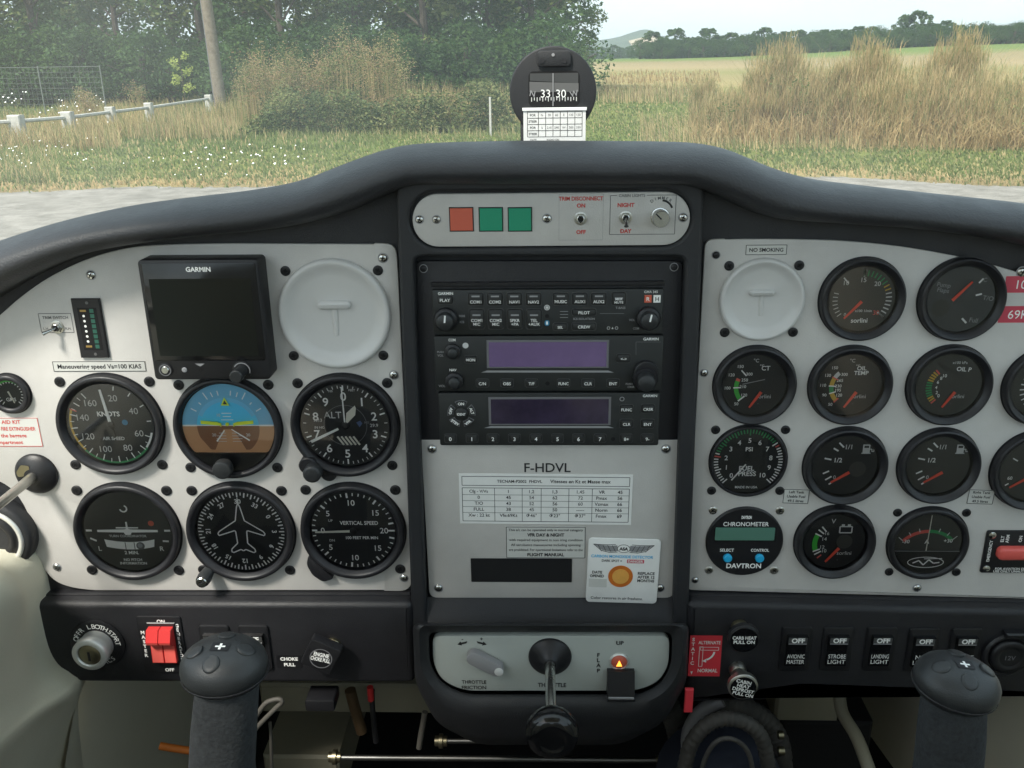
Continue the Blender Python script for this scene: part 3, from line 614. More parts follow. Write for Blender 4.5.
mb = T.m(); mb.lathe([(5.6, 19), (5.6, 21.5), (4.8, 22.3)], 'steel', -38.5, -46, 22); mb.line(-42, -48.5, -35, -43.5, 1.6, 22.6, 'ink'); T.b(mb, 'knob_insert'); screws4(T, 44)

# vertical speed
T = Thing('vertical_speed_indicator', 'vertical speed gauge with its needle pointing left to nought', 'gauge', 352, 534, YF, 'round flight instruments', DF)
bezel_big(T, 51.5, 9.0); mb = T.m(); r = 42
def vs(a): return 270+a
for i in range(0, 41):
    a = 270+(i-20)*8.4
    mb.tick(a, r-(6 if i % 5 == 0 else 4), r-0.8, 1.9 if i % 5 == 0 else 1.1, FD, 'white')
mb.tick(90, r-8, r-0.8, 1.8, FD, 'white')
for a, t in ((270, '0'), (308, '5'), (232, '5'), (0, '10'), (180, '10'), (50, '15'), (130, '15'), (90, '20')): mb.num(t, 6.0, a, r-11.5, FD, 'white', bold=0.01)
mb.text('VERTICAL SPEED', 4.0, 6, 8.5, FD, 'white', 0, 0.02, 38); mb.text('100 FEET PER MIN', 3.0, 8, -8, FD, 'white', 0, 0.02, 32)
mb.text('UP', 2.6, -22, 11, FD, 'offwhite'); mb.text('DN', 2.6, -22, -11, FD, 'offwhite'); T.b(mb, 'markings')
hand(T, 268, -2, r-4, 2.6, 1.6, 2.6, 'cream_white'); mb = T.m(); mb.lathe([(3.4, 2), (3.4, 3.4), (2.4, 3.8)], 'black'); T.b(mb, 'hub'); lens(T, 43, 4.4)
mb = T.m(); mb.prism(roundpoly([(-46, -25), (-30, -44), (-22, -52), (-34, -56), (-44, -48), (-49, -36)], 4), 0, 7, 'bezel', 1, 2); mb.disc(-38, -44, 2.4, 7.2, 'deep', 14); T.b(mb, 'corner_boss')
for u, v in ((-44, 44), (44, 44), (44, -44)): dzus(T, u, v, 5.2, 'black', 0, 20)

# blank covers --------------------------------------------------------------
for cx, cy, rr, lab, ss in ((334.5, 314.5, 56, 'large round light grey blanking cap with a raised T handle beside the portable display', 44), (762, 300, 42.5, 'smaller round light grey blanking cap with a raised T handle under the no smoking placard', 34.5)):
    T = Thing('blanking_cap', lab, 'cap', cx, cy, YF, 'blanking caps', 3); k = rr/56
    mb = T.m(); mb.lathe([(rr, 0), (rr, 3.6), (rr-1.0, 5.8), (rr-3, 6.8), (rr-5*k, 6.6), (rr-8*k, 5.0), (rr-12*k, 2.6), (rr-18*k, 1.2), (rr*0.3, 0.9)], 'cap', n=80); T.b(mb, 'cap', angle=70)
    mb = T.m(); mb.rbox(-17*k, 5*k, 17*k, 14*k, 4.4*k, 0.5, 5.6, 'cap', 3.0); mb.rings([[(x*w, y, d) for x, y in ((-3.6*k, 6*k), (3.6*k, 6*k), (2.4*k, -22*k), (-2.4*k, -22*k))] for w, d in ((1, 0.8), (0.9, 1.6), (0.3, 2.3))], 'cap'); T.b(mb, 'handle', angle=70)
    screws4(T, 43.5*k+(0 if k > .9 else 1.5), 45.5*k, 'black', 5.0)

# engine gauges --------------------------------------------------------------
def vdo(name, label, cx, cy, r, face, fn, na, nl=25, nu=0, nv=-8, group='engine gauges'):
    T = Thing(name, label, 'gauge', cx, cy, YF, group, DF); bezel_vdo(T, r, face); mb = T.m(); fn(mb, T); T.b(mb, 'markings')
    if na is not None: hand(T, na, 0, nl, 3.2, 2.0, 2.3, 'needle', u=nu, v=nv)
    lens(T, r-7.5, 4.6); return T
def lad(mb, cu, cv, r0, r1, items, mt='white', w=1.6):
    for a in items: mb.tick(a, r0, r1, w, FD, mt, cu, cv)
def sor(mb, v=-12, u=10): mb.text('sorlini', 4.2, u, v, FD+0.1, 'offwhite', 0, 0.0); mb.text('+', 2, 5, v-8, FD, 'dim')
def f_rpm(mb, T):
    for i in range(31):
        a = -128+256*i/30
        if i <= 6 and i % 1 == 0: mb.tick(a, 24, 29, 0.9, FD, 'offwhite')
        elif i >= 15: mb.tick(a, 24, 30, 1.3, FD, 'green' if 15 <= i <= 21 else ('amber' if i in (22, 23) else 'offwhite'))
    mb.tick(-42, 22, 30, 1.4, FD, 'white'); mb.tick(128, 22, 30, 1.6, FD, 'white'); mb.tick(0, 23, 30, 1.2, FD, 'white')
    for t, u, v in (('10', -17, 17), ('15', 0, 20), ('20', 14, 16)): mb.text(t, 4.6, u, v, FD, 'offwhite', 0, 0.01)
    mb.text('30', 4.6, 16, -14, FD, 'redlit'); mb.text('x100 1/min', 2.6, 3, -12, FD, 'offwhite', 0, 0.02); mb.text('sorlini', 4.8, 0, -22, FD, 'white', 0, 0.02); mb.text('0', 3.5, -15, -16, FD, 'offwhite')
vdo('tachometer', 'engine speed gauge numbered ten to thirty with green dashes around its upper right', 864, 301, 42.5, 'dial_grey', f_rpm, 222, 24, 0, -2)
def f_flap(mb, T):
    mb.tick(38, 25, 31, 1.8, FD, 'white', 0, -3); mb.text('C', 4, 21, 20, FD, 'mid'); mb.line(14, 4, 20, 5.5, 1.8, FD, 'white'); mb.text('T/O', 4.6, 27, 1, FD, 'mid', 8)
    mb.line(4, -20, 9, -25, 2, FD, 'white'); mb.text('Full', 4.6, 16, -22, FD, 'mid', 8); mb.text('Pump', 4.4, -19, 15, FD, 'mid', 8); mb.text('Flaps', 4.4, -19, 9.5, FD, 'mid', 8); mb.disc(-19, -9, 9, FD, 'dial_grey', 24)
vdo('flap_gauge', 'flap position gauge with its red needle pointing to the upper right', 964, 301, 43, 'dial_grey2', f_flap, 42, 26, -9, -1)
def temps(mb, segs, labs, title, tu=10, tv=18):
    for a0, a1, c in segs: mb.ringf(2, -2, 18, 22.4, FD, c, a0, a1)
    for a, t, r_ in labs: mb.num(t, 3.1, a, r_*0.84, FD+0.05, 'white', u=2, v=-2, bold=0.01)
    for i, t in enumerate(title.split('|')): mb.text(t, 4.6 if '|' not in title else 4.2, tu, tv-5*i, FD, 'white', 0, 0.02)
def f_ct(mb, T):
    temps(mb, [(232, 288, 'vgreen'), (288, 296, 'redlit')], [(226, '50', 31), (268, '100', 34), (297, '120', 34), (322, '150', 33), (233, '120', 17), (272, '210', 16), (302, '250', 17), (330, '300', 19)], 'CT')
    mb.tick(229, 15, 23, 1.6, FD+0.1, 'white', 2, -2); mb.tick(268, 16, 23, 1.4, FD+0.1, 'white', 2, -2); mb.tick(318, 16, 24, 1.4, FD+0.1, 'white', 2, -2)
    mb.text('°C', 3.6, 0, 26, FD, 'offwhite'); mb.text('°F', 3.6, 6, 20, FD, 'offwhite'); mb.line(-12, 1, 10, 6, 0.9, FD, 'mid'); sor(mb)
vdo('cylinder_temperature_gauge', 'cylinder temperature gauge with a single long green arc', 756, 387.5, 41, 'dial', f_ct, 213, 20, 7, -7)
def f_oil(mb, T):
    temps(mb, [(225, 252, 'amber'), (252, 272, 'green'), (272, 298, 'amber'), (298, 318, 'offwhite')], [(226, '50', 32), (252, '90', 33), (274, '110', 34), (297, '130', 33), (318, '150', 33), (233, '120', 17), (256, '195', 16), (275, '230', 16), (300, '265', 17), (328, '300', 19)], 'OIL|TEMP')
    mb.tick(225, 17, 23, 1.6, FD+0.1, 'redlit', 2, -2); mb.tick(252, 16, 23, 1.3, FD+0.1, 'white', 2, -2); mb.tick(273, 16, 23, 1.3, FD+0.1, 'white', 2, -2); mb.tick(298, 16, 23, 1.3, FD+0.1, 'redlit', 2, -2)
    mb.text('°C', 3.6, 0, 26, FD, 'offwhite'); mb.text('°F', 3.6, 6, 20, FD, 'offwhite'); sor(mb)
vdo('oil_temperature_gauge', 'oil temperature gauge with an arc of yellow, green and yellow', 852, 387.5, 41.3, 'dial', f_oil, 213, 20, 7, -7)
def f_oilp(mb, T):
    for i in range(14):
        a = 224+i*7.2; c = 'redlit' if i < 1 or i > 12 else ('amber' if i < 3 or i > 8 else 'green'); mb.tick(a, 18.5, 24.5, 1.7, FD, c, 2, -2)
    for a, t in ((228, '0'), (245, '2'), (268, '4'), (292, '6'), (312, '8'), (330, '10')): mb.num(t, 3.4, a, 14, FD, 'white', u=2, v=-2)
    mb.text('x100 kPa', 2.8, 8, 24, FD, 'offwhite'); mb.text('OIL P', 4.4, 13, 17, FD, 'white', 4, 0.02); sor(mb)
vdo('oil_pressure_gauge', 'oil pressure gauge with a dashed yellow and green arc, right of the oil temperature gauge', 951.5, 387.5, 42, 'dial_grey', f_oilp, 213, 20, 7, -7)
def f_fuel(mb, T):
    for u0, v0, u1, v1 in ((-8, 25, -3, 20), (-13, 19, -8, 16), (-21, 8, -14, 6.5), (-21, -9, -15, -6), (-18, -16, -12, -12), (-14, -21, -9, -17)): mb.line(u0, v0, u1, v1, 1.7, FD, 'white')
    mb.text('1/1', 4.8, 2, 20.5, FD, 'offwhite', 0, 0.02); mb.text('1/2', 4.8, -7, 6, FD, 'white', 0, 0.02); mb.text('0', 4, -9, -13, FD, 'offwhite')
    u, v = 16, 14; mb.box(u, v, u+7, v+9, 1.3, FD, 'offwhite'); mb.box(u+1.2, v+5.4, u+5.8, v+7.8, 1.3, FD+0.1, 'dial'); mb.box(u-1, v-1, u+8, v, 1.3, FD, 'offwhite'); mb.pline([(u+8, v+8), (u+11, v+6), (u+11, v+1.5), (u+9, v+1.5), (u+9, v+4), (u+7, v+4)], 0.9, FD, 'offwhite')
    mb.disc(13, -4, 8.5, FD, 'dial_grey', 24)
vdo('fuel_gauge', 'fuel level gauge with black face, directly left of the one with the grey face', 847, 468.5, 41.5, 'dial', f_fuel, 237, 21, 5, -7, group='fuel level gauges')
vdo('fuel_gauge', 'fuel level gauge with dark grey face above the ammeter', 941, 468.5, 40.5, 'dial_grey', f_fuel, 237, 21, 5, -7, group='fuel level gauges')
def f_volt(mb, T):
    mb.ringf(2, -2, 19, 24, FD, 'vgreen', 247, 296)
    for a, c in ((226, 'redlit'), (238, 'white'), (247, 'white'), (297, 'white'), (309, 'white'), (320, 'white')): mb.tick(a, 17 if c == 'white' else 19, 24.5, 1.5, FD+0.1, c, 2, -2)
    mb.text('V', 5, -3, 23, FD, 'offwhite', 0, 0.01); mb.num('16', 3.6, 318, 15, FD, 'offwhite', u=2, v=-2); mb.num('14', 3.8, 292, 13, FD, 'offwhite', u=2, v=-2); mb.num('12', 3.8, 252, 14, FD, 'offwhite', u=2, v=-2); mb.num('10', 3.8, 232, 14, FD, 'offwhite', u=2, v=-2)
    mb.frame(4, 10, 16, 17, 1.3, FD, 'offwhite'); mb.box(5.5, 17.5, 8.5, 19.5, 1.3, FD, 'offwhite'); mb.box(11.5, 17.5, 14.5, 19.5, 1.3, FD, 'offwhite'); mb.disc(10, 0, 8, FD, 'dial_grey', 24); sor(mb, -13, 11)
vdo('voltmeter', 'voltmeter with a short green arc and battery symbol', 836.5, 545, 39.8, 'dial', f_volt, 218, 20, 5, -7)
# gauges at the right edge of the picture
def f_edge1(mb, T):
    for a in range(228, 322, 13): mb.tick(a, 20, 26, 1.4, FD, 'white', 2, -2)
    mb.text('AMP', 4, 8, 18, FD, 'white'); sor(mb)
vdo('edge_gauge', 'gauge cut off by the right edge of the photo beside the oil pressure gauge', 1048, 389, 42, 'dial_grey', f_edge1, 213, 20, 7, -7)
vdo('edge_gauge', 'gauge cut off by the right edge with a red needle, above the red guarded switch', 1037, 473, 43, 'dial_grey', lambda mb, T: (mb.tick(300, 20, 26, 1.4, FD, 'white'), mb.tick(236, 27, 31, 1.4, FD, 'white'), mb.text('60', 3.6, -22, -9, FD, 'white')), 237, 28, 2, -4)

# fuel pressure (big style)
T = Thing('fuel_pressure_gauge', 'fuel pressure gauge in PSI numbered nought to ten around a black dial', 'gauge', 749, 462.5, YF, 'engine gauges', 5)
mb = T.m(); r = 38.5; mb.lathe([(r+1.2, 0), (r+1.2, 0.3), (r, 0.4), (r, 4.4), (r-1, 5.4), (r-2.4, 5.4), (r-3.4, 3), (r-3.4, 0.8)], 'bezel', n=72, c1=False); T.b(mb, 'bezel')
mb = T.m(); mb.disc(0, 0, r-3.2, 1.3, 'dial', 64); T.b(mb, 'dial_face'); mb = T.m(); r = 35
for i in range(51):
    a = -135+270*i/50; c = 'green' if 12 <= i <= 34 else 'white'; c = 'redlit' if i in (10, 36) else c; mb.tick(a, r-(7 if i % 5 == 0 else 5), r-0.6, 1.3, FD, c)
for i in range(11): mb.num(str(i), 5.0, -135+27*i, r-12.5 if i < 10 else r-13, FD, 'white', bold=0.015)
mb.text('PSI', 4.4, 0, 13, FD, 'white', 0, 0.02); mb.text('FUEL', 5, -1, -8, FD, 'white', 0, 0.02); mb.text('PRESS', 5, 0, -14, FD, 'white', 0, 0.02); mb.text('MADE IN USA', 2.6, 0, -29, FD, 'white', 0, 0.02); T.b(mb, 'markings')
hand(T, 217, 4, 26, 1.3, 1.3, 2.3, 'white'); mb = T.m(); mb.lathe([(2.4, 2), (2.4, 3.2)], 'black'); T.b(mb, 'hub'); lens(T, 35, 4)
screws4(T, 33.5, 34.5, 'black', 4.6)

# chronometer
T = Thing('chronometer', 'round digital chronometer with green liquid crystal window and two blue buttons', 'chronometer', 744.5, 542, YF, None, 3)
mb = T.m(); mb.lathe([(38.5, 0), (38.5, 2.4), (37.4, 3.4)], 'black', n=72)
mb.text('CHRONOMETER', 4.6, 0, 20.5, 3.6, 'white', 0, 0.01, 45); mb.text('DAVTRON', 3.2, 0, 28, 3.6, 'white', 0, 0.05, 10); mb.text('SELECT', 3.2, -17, -9, 3.6, 'white', 0, 0.02, 14); mb.text('CONTROL', 3.2, 16, -9, 3.6, 'white', 0, 0.02, 18)
mb.text('DAVTRON', 5.2, 1, -27, 3.6, 'white', 0, 0.03, 35); T.b(mb, 'face')
mb = T.m(); mb.rbox(-31, 0.5, 31, 17.5, 1.5, 3.4, 3.8, 'deep'); mb.rbox(-30, 2.5, 29, 16.8, 1.2, 3.8, 4.1, 'lcd'); T.b(mb, 'display')
for u in (-16, 16): mb = T.m(); mb.lathe([(4.4, 3.4), (4.4, 6), (3.4, 7)], 'cyan', u, -17.5, 22); T.b(mb, 'button')
screws4(T, 34, 33, 'metal', 4.2)

# ammeter
T = Thing('ammeter', 'ammeter with a red and green arc above a black lower half', 'gauge', 929.5, 545.5, YF, 'engine gauges', 6)
bezel_big(T, 40, 6.5, 'dial_grey', 33.5); mb = T.m(); cu, cv = 0, -20
mb.ringf(cu, cv, 32, 35.5, FD, 'redlit', -48, 0); mb.ringf(cu, cv, 32, 35.5, FD, 'green', 0, 45)
for a in (-48, -32, -16, 0, 16, 32, 45): mb.tick(a, 34, 38 if a not in (-48, 45) else 40, 0.9, FD+0.05, 'offwhite', cu, cv)
mb.text('-30', 4.0, -22, 2, FD, 'white', 0, 0.02); mb.text('A', 4.6, -1, 2, FD, 'white', 0, 0.02); mb.text('+30', 4, 20, 3, FD, 'white', 0, 0.02); T.b(mb, 'markings')
hand(T, 1, -6, 40, 0.9, 0.7, 2.2, 'cream_white', u=cu-1, v=cv+16-4)
mb = T.m(); mb.prism([(x, min(y, -8)) for x, y in chord(34, -8, False)], 1.3, 3.0, 'black', 0.3, 1); mb.line(-32.5, -8.2, 32.5, -8.2, 0.8, 3.2, 'mid')
el = [(18*math.cos(i*math.pi/16), -21+6*math.sin(i*math.pi/16)) for i in range(32)]; mb.pline(el, 0.8, 3.2, 'white', True)
mb.pline([(-13, -22), (-7, -19), (-2, -24), (3, -18), (8, -22), (14, -21)], 1.4, 3.2, 'white'); mb.line(-2, -17, 16, -16.5, 0.8, 3.2, 'white'); T.b(mb, 'lower_mask'); lens(T, 34, 3.6)
for u, v in ((-34, 34), (34, 34), (-34, -34), (34, -34)): dzus(T, u, v, 4.4, 'black', 0, 40)

# small gauge, left edge
T = Thing('small_gauge', 'small round gauge with a green mark at the left edge of the photo', 'gauge', 8, 395, YF, None, 5)
bezel_big(T, 20, 6, 'dial', 15.5); mb = T.m()
for i in range(20): mb.tick(-140+i*14.7, 11, 14.6, 0.9, FD, 'white')
mb.ringf(0, 0, 12.5, 15, FD+0.1, 'vgreen', -35, 45); mb.text('GMS', 3.6, 0, -6, FD, 'white'); T.b(mb, 'markings'); hand(T, 160, -3, 10, 1.6, 1.0, 2.2, 'cream_white')
lens(T, 15.5, 3.6)

# ------------------------------------------------------------------ portable display
T = Thing('portable_display', 'black portable navigation display standing proud of the left instrument plate', 'display', 203, 318, YF, None, 22)
mb = T.m(); q0 = T.Rc(140, 258, 268, 379, 18); fr_ = [T.L(*p, 24) for p in [(137, 261), (258.5, 259), (270, 379), (155, 381)]]
cu = (fr_[0][0]+fr_[1][0]+fr_[2][0]+fr_[3][0])/4; cv = (fr_[0][1]+fr_[2][1])/2; W = (fr_[1][0]-fr_[0][0]+fr_[2][0]-fr_[3][0])/2; H = (fr_[0][1]+fr_[1][1]-fr_[2][1]-fr_[3][1])/2
u0, v0, u1, v1 = cu-W/2, cv-H/2, cu+W/2, cv+H/2
mb.rbox(u0, v0, u1, v1, 4, 0, 24, 'black', 1.6); T.b(mb, 'case')
mb = T.m(); mb.rbox(u0+3, v0+20, u1-3, v1-3, 2, 24, 24.5, 'gloss', 0.3); mb.text('GARMIN', 4.4, (u0+u1)/2, v1-9, 24.7, 'white', 0, 0.03, 25); T.b(mb, 'front_glass')
mb = T.m(); mb.rbox(u0+9, v0+25, u1-9, v1-18, 1, 24.4, 24.8, 'screen'); T.b(mb, 'screen')
def smallknob(T, u, v, d, r, mt, ring=None, h=4, name='button'):
    mb = T.m()
    if ring: mb.lathe([(r*1.8, d), (r*1.8, d+0.8), (r*1.4, d+1.2)], 'black', u, v, 22); mb.ringf(u, v, r*1.25, r*1.5, d+1.35, ring)
    mb.lathe([(r, d), (r, d+h-0.8), (r-0.8, d+h)], mt, u, v, 22); T.b(mb, name)
smallknob(T, u0+12, v0+10.5, 24, 4, 'steel', 'dim', 2); smallknob(T, u0+31, v0+10.5, 24, 2.6, 'mid', None, 1.5); 
mb = T.m(); mb.lathe([(2, 24.05), (2, 24.3)], 'deep', u0+47, v0+10); mb.sheet([(u0+42, v0+17), (u0+52, v0+17), (u0+47, v0+14)], 24.3, 'mid'); T.b(mb, 'jack_socket')
mb = T.m(); mb.lathe([(9.5, 24), (9.5, 25.2), (8, 25.6)], 'black', u1-27, v0+10, 28); mb.ringf(u1-27, v0+10, 7.4, 8.4, 25.8, 'mid', -60, 110); mb.lathe([(5.6, 25), (5.6, 38), (6.4, 38.5), (6.4, 44), (5.4, 45)], 'grip', u1-27, v0+10, 26); T.b(mb, 'knob')

# trim indicator, trim switch, placards on the left plate
T = Thing('trim_indicator', 'narrow black upright trim indicator with a column of white lamps and a green scale', 'indicator', 91, 327, YF, None, 3)
mb = T.m(); u0, v0, u1, v1 = T.Rc(77, 298, 105, 357); mb.box(u0, v0, u1, v1, 0, 3, 'black', 0.6); mb.box(u0+5, v0+8, u1-4, v1-9, 3, 3.2, 'deep'); T.b(mb, 'case')
mb = T.m()
n = 8
for i in range(n):
    v = v0+12+(v1-v0-24)*i/(n-1)
    mb.disc((u0+u1)/2-3.5, v, 1.3, 3.5, 'white' if 0 < i < n-1 else 'orange2', 12) if 0 < i < n-1 else mb.box((u0+u1)/2-6.5, v-1, (u0+u1)/2-0.5, v+1, 3.2, 3.5, 'dimamber')
    mb.box((u0+u1)/2+3, v-2, (u0+u1)/2+7, v+1.8, 3.2, 3.5, 'dimgreen')
T.b(mb, 'lamps'); mb = T.m(); mb.lathe([(1.5, 3), (1.5, 3.6)], 'ink_grey', 0, v1-4, 12); mb.lathe([(1.5, 3), (1.5, 3.6)], 'ink_grey', 0, v0+4, 12); T.b(mb, 'screw')
def placard(label, x0, y0, x1, y1, lines, h, y=YF, mt='placard', ink='ink', border=True, name='placard', group=None, sp=None, rot=0, th=0.35, bold=0.02, maxw=None, cat='placard', bw=0.6):
    cx, cy = (x0+x1)/2, (y0+y1)/2; T = Thing(name, label, cat, cx, cy, y, group); u0, v0, u1, v1 = T.Rc(x0, y0, x1, y1)
    mb = T.m(); mb.box(u0, v0, u1, v1, 0, th, mt); 
    if border: mb.frame(u0+bw*0.8, v0+bw*0.8, u1-bw*0.8, v1-bw*0.8, bw, th+0.12, ink)
    n = len(lines); sp = sp or (v1-v0)/(n+0.3)
    for i, t in enumerate(lines): mb.text(t, h, 0, (n-1)*sp/2-i*sp, th+0.15, ink, 0, bold, maxw or (u1-u0)*0.9)
    T.b(mb, 'plate'); T.o.rotation_euler = (0, R(rot), 0); return T
placard('long narrow placard reading maneuvering speed above the airspeed gauge', 53, 361, 146, 371.5, ['Maneuvering speed Va=100 KIAS'], 4.4, mt='placard')
placard('red lettered placard about the fire extinguisher at the left edge', -28, 417.5, 40.5, 446.5, ['FIRST AID KIT', 'HAMMER AND FIRE EXTINGUISHER', 'are in the baggage', 'compartment'], 3.8, ink='redtext', maxw=60)
placard('small framed placard reading no smoking', 745.5, 244.5, 787, 255, ['NO SMOKING'], 3.8, YF)
T = placard('red placard reading 101 at the right edge, above the other red one', 1005, 276, 1075, 292.5, [], 9, mt='placred', border=False); mb = T.m(); mb.text('101KIAS', 9, T.L(1008, 284)[0]+30, 0, 0.5, 'white', 0, 0.0); T.b(mb, 'lettering')
T = placard('red placard reading 69K at the right edge, below the other red one', 999, 306, 1070, 322.5, [], 9, mt='placred', border=False); mb = T.m(); mb.text('69KIAS', 9, T.L(1001, 314)[0]+26, 0, 0.5, 'white', 0, 0.0); T.b(mb, 'lettering')
placard('tiny placard for the left tank between the fuel pressure gauge and the first fuel gauge', 783, 489, 809, 503.5, ['Left Tank', 'Usable Fuel', '49.5 litres'], 2.8, rot=2)
placard('tiny placard for the right tank under the fuel gauge with the grey face', 967.5, 489.5, 994, 504, ['Right Tank', 'Usable Fuel', '49.5 litres'], 2.8, rot=2)
def toggle(label, px, py, y, ang, hole=False, d=0, out=10):
    T = Thing('toggle_switch', label, 'switch', px, py, y, 'metal toggle switches'); mb = T.m()
    mb.lathe([(6.6, d), (6.6, d+0.6), (6, d+0.8)], 'metal', n=24); mb.prism(circ(0, 0, 5.6, 6), d+0.6, d+2.6, 'metal', 0.4, 1); mb.lathe([(3.8, d+2.6), (3.8, d+4.6), (3.2, d+5), (2.2, d+4.2)], 'steel', n=20); mb.disc(0, 0, 2.6, d+4.9, 'deep', 16); T.b(mb, 'bushing')
    a = R(ang); mb = T.m(); l = out; mb.tube([(0, 0, d+4), (l*0.5*math.sin(a), l*0.5*math.cos(a), d+4+l*0.7), (l*math.sin(a), l*math.cos(a), d+4+l*1.1)], [1.2, 1.6, 2.4], 'steel', 14); T.b(mb, 'lever'); return T
toggle('small metal trim toggle switch on the left plate with its lever pointing left', 57.5, 327, YF, 250, out=9)
mb = PL.m(); q = PL.Rc(40, 313.5, 72.5, 332.5); mb.frame(*q, 0.6, 0.2, 'ink_grey'); mb.text('TRIM SWITCH', 2.8, (q[0]+q[2])/2, q[3]-4, 0.2, 'ink_grey', 0, 0.02, 26); mb.text('L.H.', 2.4, q[0]+5, q[1]+4, 0.2, 'ink_grey'); mb.text('R.H.', 2.4, q[2]-5, q[1]+4, 0.2, 'ink_grey'); PL.b(mb, 'lettering')

# cone shaped boot with rod (cabin brake handle) at the left edge
T = Thing('brake_rod', 'bent steel rod coming out of a black cone at the left edge', 'lever', 35, 475, YF, None, 4)
mb = T.m(); mb.lathe([(21, 0), (21, 2), (20, 3.4), (16, 6), (9, 9), (7, 9.5)], 'black', n=40); T.b(mb, 'boot', angle=60)
mb = T.m(); mb.sheet(roundpoly([(-15, 5), (-9, 13), (-1, 12), (-2, 5), (-8, 1), (-14, 0)], 2), 9.2, 'brass'); T.b(mb, 'sticker')
mb = T.m(); mb.tube([(0, 0, 6), (0, 0, 40), (-2, -1, 120), (-4, -2, 160)], [5, 4.6, 4.6, 4.6], 'metal', 20); T.b(mb, 'rod')
# eyeball vent
T = Thing('air_vent', 'round black air vent with a silver ring cut by the left edge', 'vent', -8, 539, -0.012, None, 4)
mb = T.m(); mb.lathe([(38, -12), (38, 0), (36, 3), (32, 4)], 'dash', n=56); T.b(mb, 'housing', angle=60)
mb = T.m(); mb.lathe([(31.5, 3), (31.5, 5), (30, 6.2), (28, 6.2), (26.5, 5), (26, 1)], 'alu', n=56, c1=False); T.b(mb, 'ring', angle=60)
mb = T.m(); mb.lathe([(26, 1), (24, 5), (21, 7), (18, 6), (14, 2), (3, 0)], 'black', n=48); T.b(mb, 'nozzle', angle=60)

# ------------------------------------------------------------------ annunciator strip
YA = -0.0135
T = Thing('annunciator_panel', 'light grey strip with rounded ends and red and green lamps, topping the console', 'panel', 550, 219, YA)
mb = T.m(); mb.prism(rrect(*T.Rc(412.5, 193, 690, 246), 26, 10), -4, 0, 'panel', 0.9, 2)
L = lambda x, y: T.L(x, y)
mb.text('TRIM DISCONNECT', 3.8, *L(581, 198.5), 0.2, 'redtext', 0, 0.03, 44); mb.text('ON', 3.8, *L(581, 205.5), 0.2, 'redtext', 0, 0.04); mb.text('OFF', 3.8, *L(581, 232), 0.2, 'redtext', 0, 0.04)
mb.text('NIGHT', 3.8, *L(626, 205), 0.2, 'redtext', 0, 0.04); mb.text('DAY', 3.8, *L(626, 231), 0.2, 'redtext', 0, 0.04); mb.text('CABIN LIGHTS', 2.8, *L(632, 195.5), 0.2, 'ink_grey', 0, 0.01, 26)
a, b_, c, e = L(610.5, 195.5), L(674.5, 234), L(617, 195.5), L(647, 195.5); mb.pline([(c[0], a[1]), (a[0], a[1]), (a[0], b_[1]), (b_[0], b_[1]), (b_[0], a[1]), (e[0], a[1])], 0.6, 0.2, 'ink_grey'); mb.frame(*T.Rc(559, 194, 603, 240), 0.25, 0.15, 'mid')
u, v = L(661, 212)
for i, ch in enumerate('DIMMER'): mb.num(ch, 3.0, -36+i*14, 16, 0.2, 'ink_grey', rot=-36+i*14, u=u, v=v-2)
mb.ringf(u, v, 10.5, 12.5, 0.2, 'ink', 5, 70); T.b(mb, 'plate')
for px, mt in ((461.5, 'redlamp'), (491, 'greenlamp'), (520, 'greenlamp')):
    mb = T.m(); q = T.Rc(px-12.2, 207, px+12.2, 231.5); mb.box(*q, 0, 0.6, 'ink'); mb.box(q[0]+1, q[1]+1, q[2]-1, q[3]-1, 0.6, 1.8, mt, 0.5); T.b(mb, 'indicator_lamp')
screw(T, 419.5, 219.5, 3.7); screw(T, 436.5, 219.5, 3.7, 'metal'); screw(T, 547, 218.5, 4); screw(T, 683, 217.5, 4)
toggle('metal toggle switch under the red words trim disconnect', 580.5, 218.5, YA, 0, out=2)
toggle('metal toggle switch between the red words night and day', 625.5, 217.5, YA, 180, out=7)
T = Thing('dimmer_knob', 'ridged silver dimmer knob at the right end of the annunciator strip', 'knob', 661.5, 219.5, YA, None, 14)
mb = T.m(); mb.lathe([(9.5, 0), (9.5, 1), (8.6, 1.2), (8.6, 12), (7.8, 13.6)], 'steel', n=48, knurl=0.04); mb.line(0, 0, -5.5, 5.5, 1.4, 13.8, 'ink'); T.b(mb, 'cap')

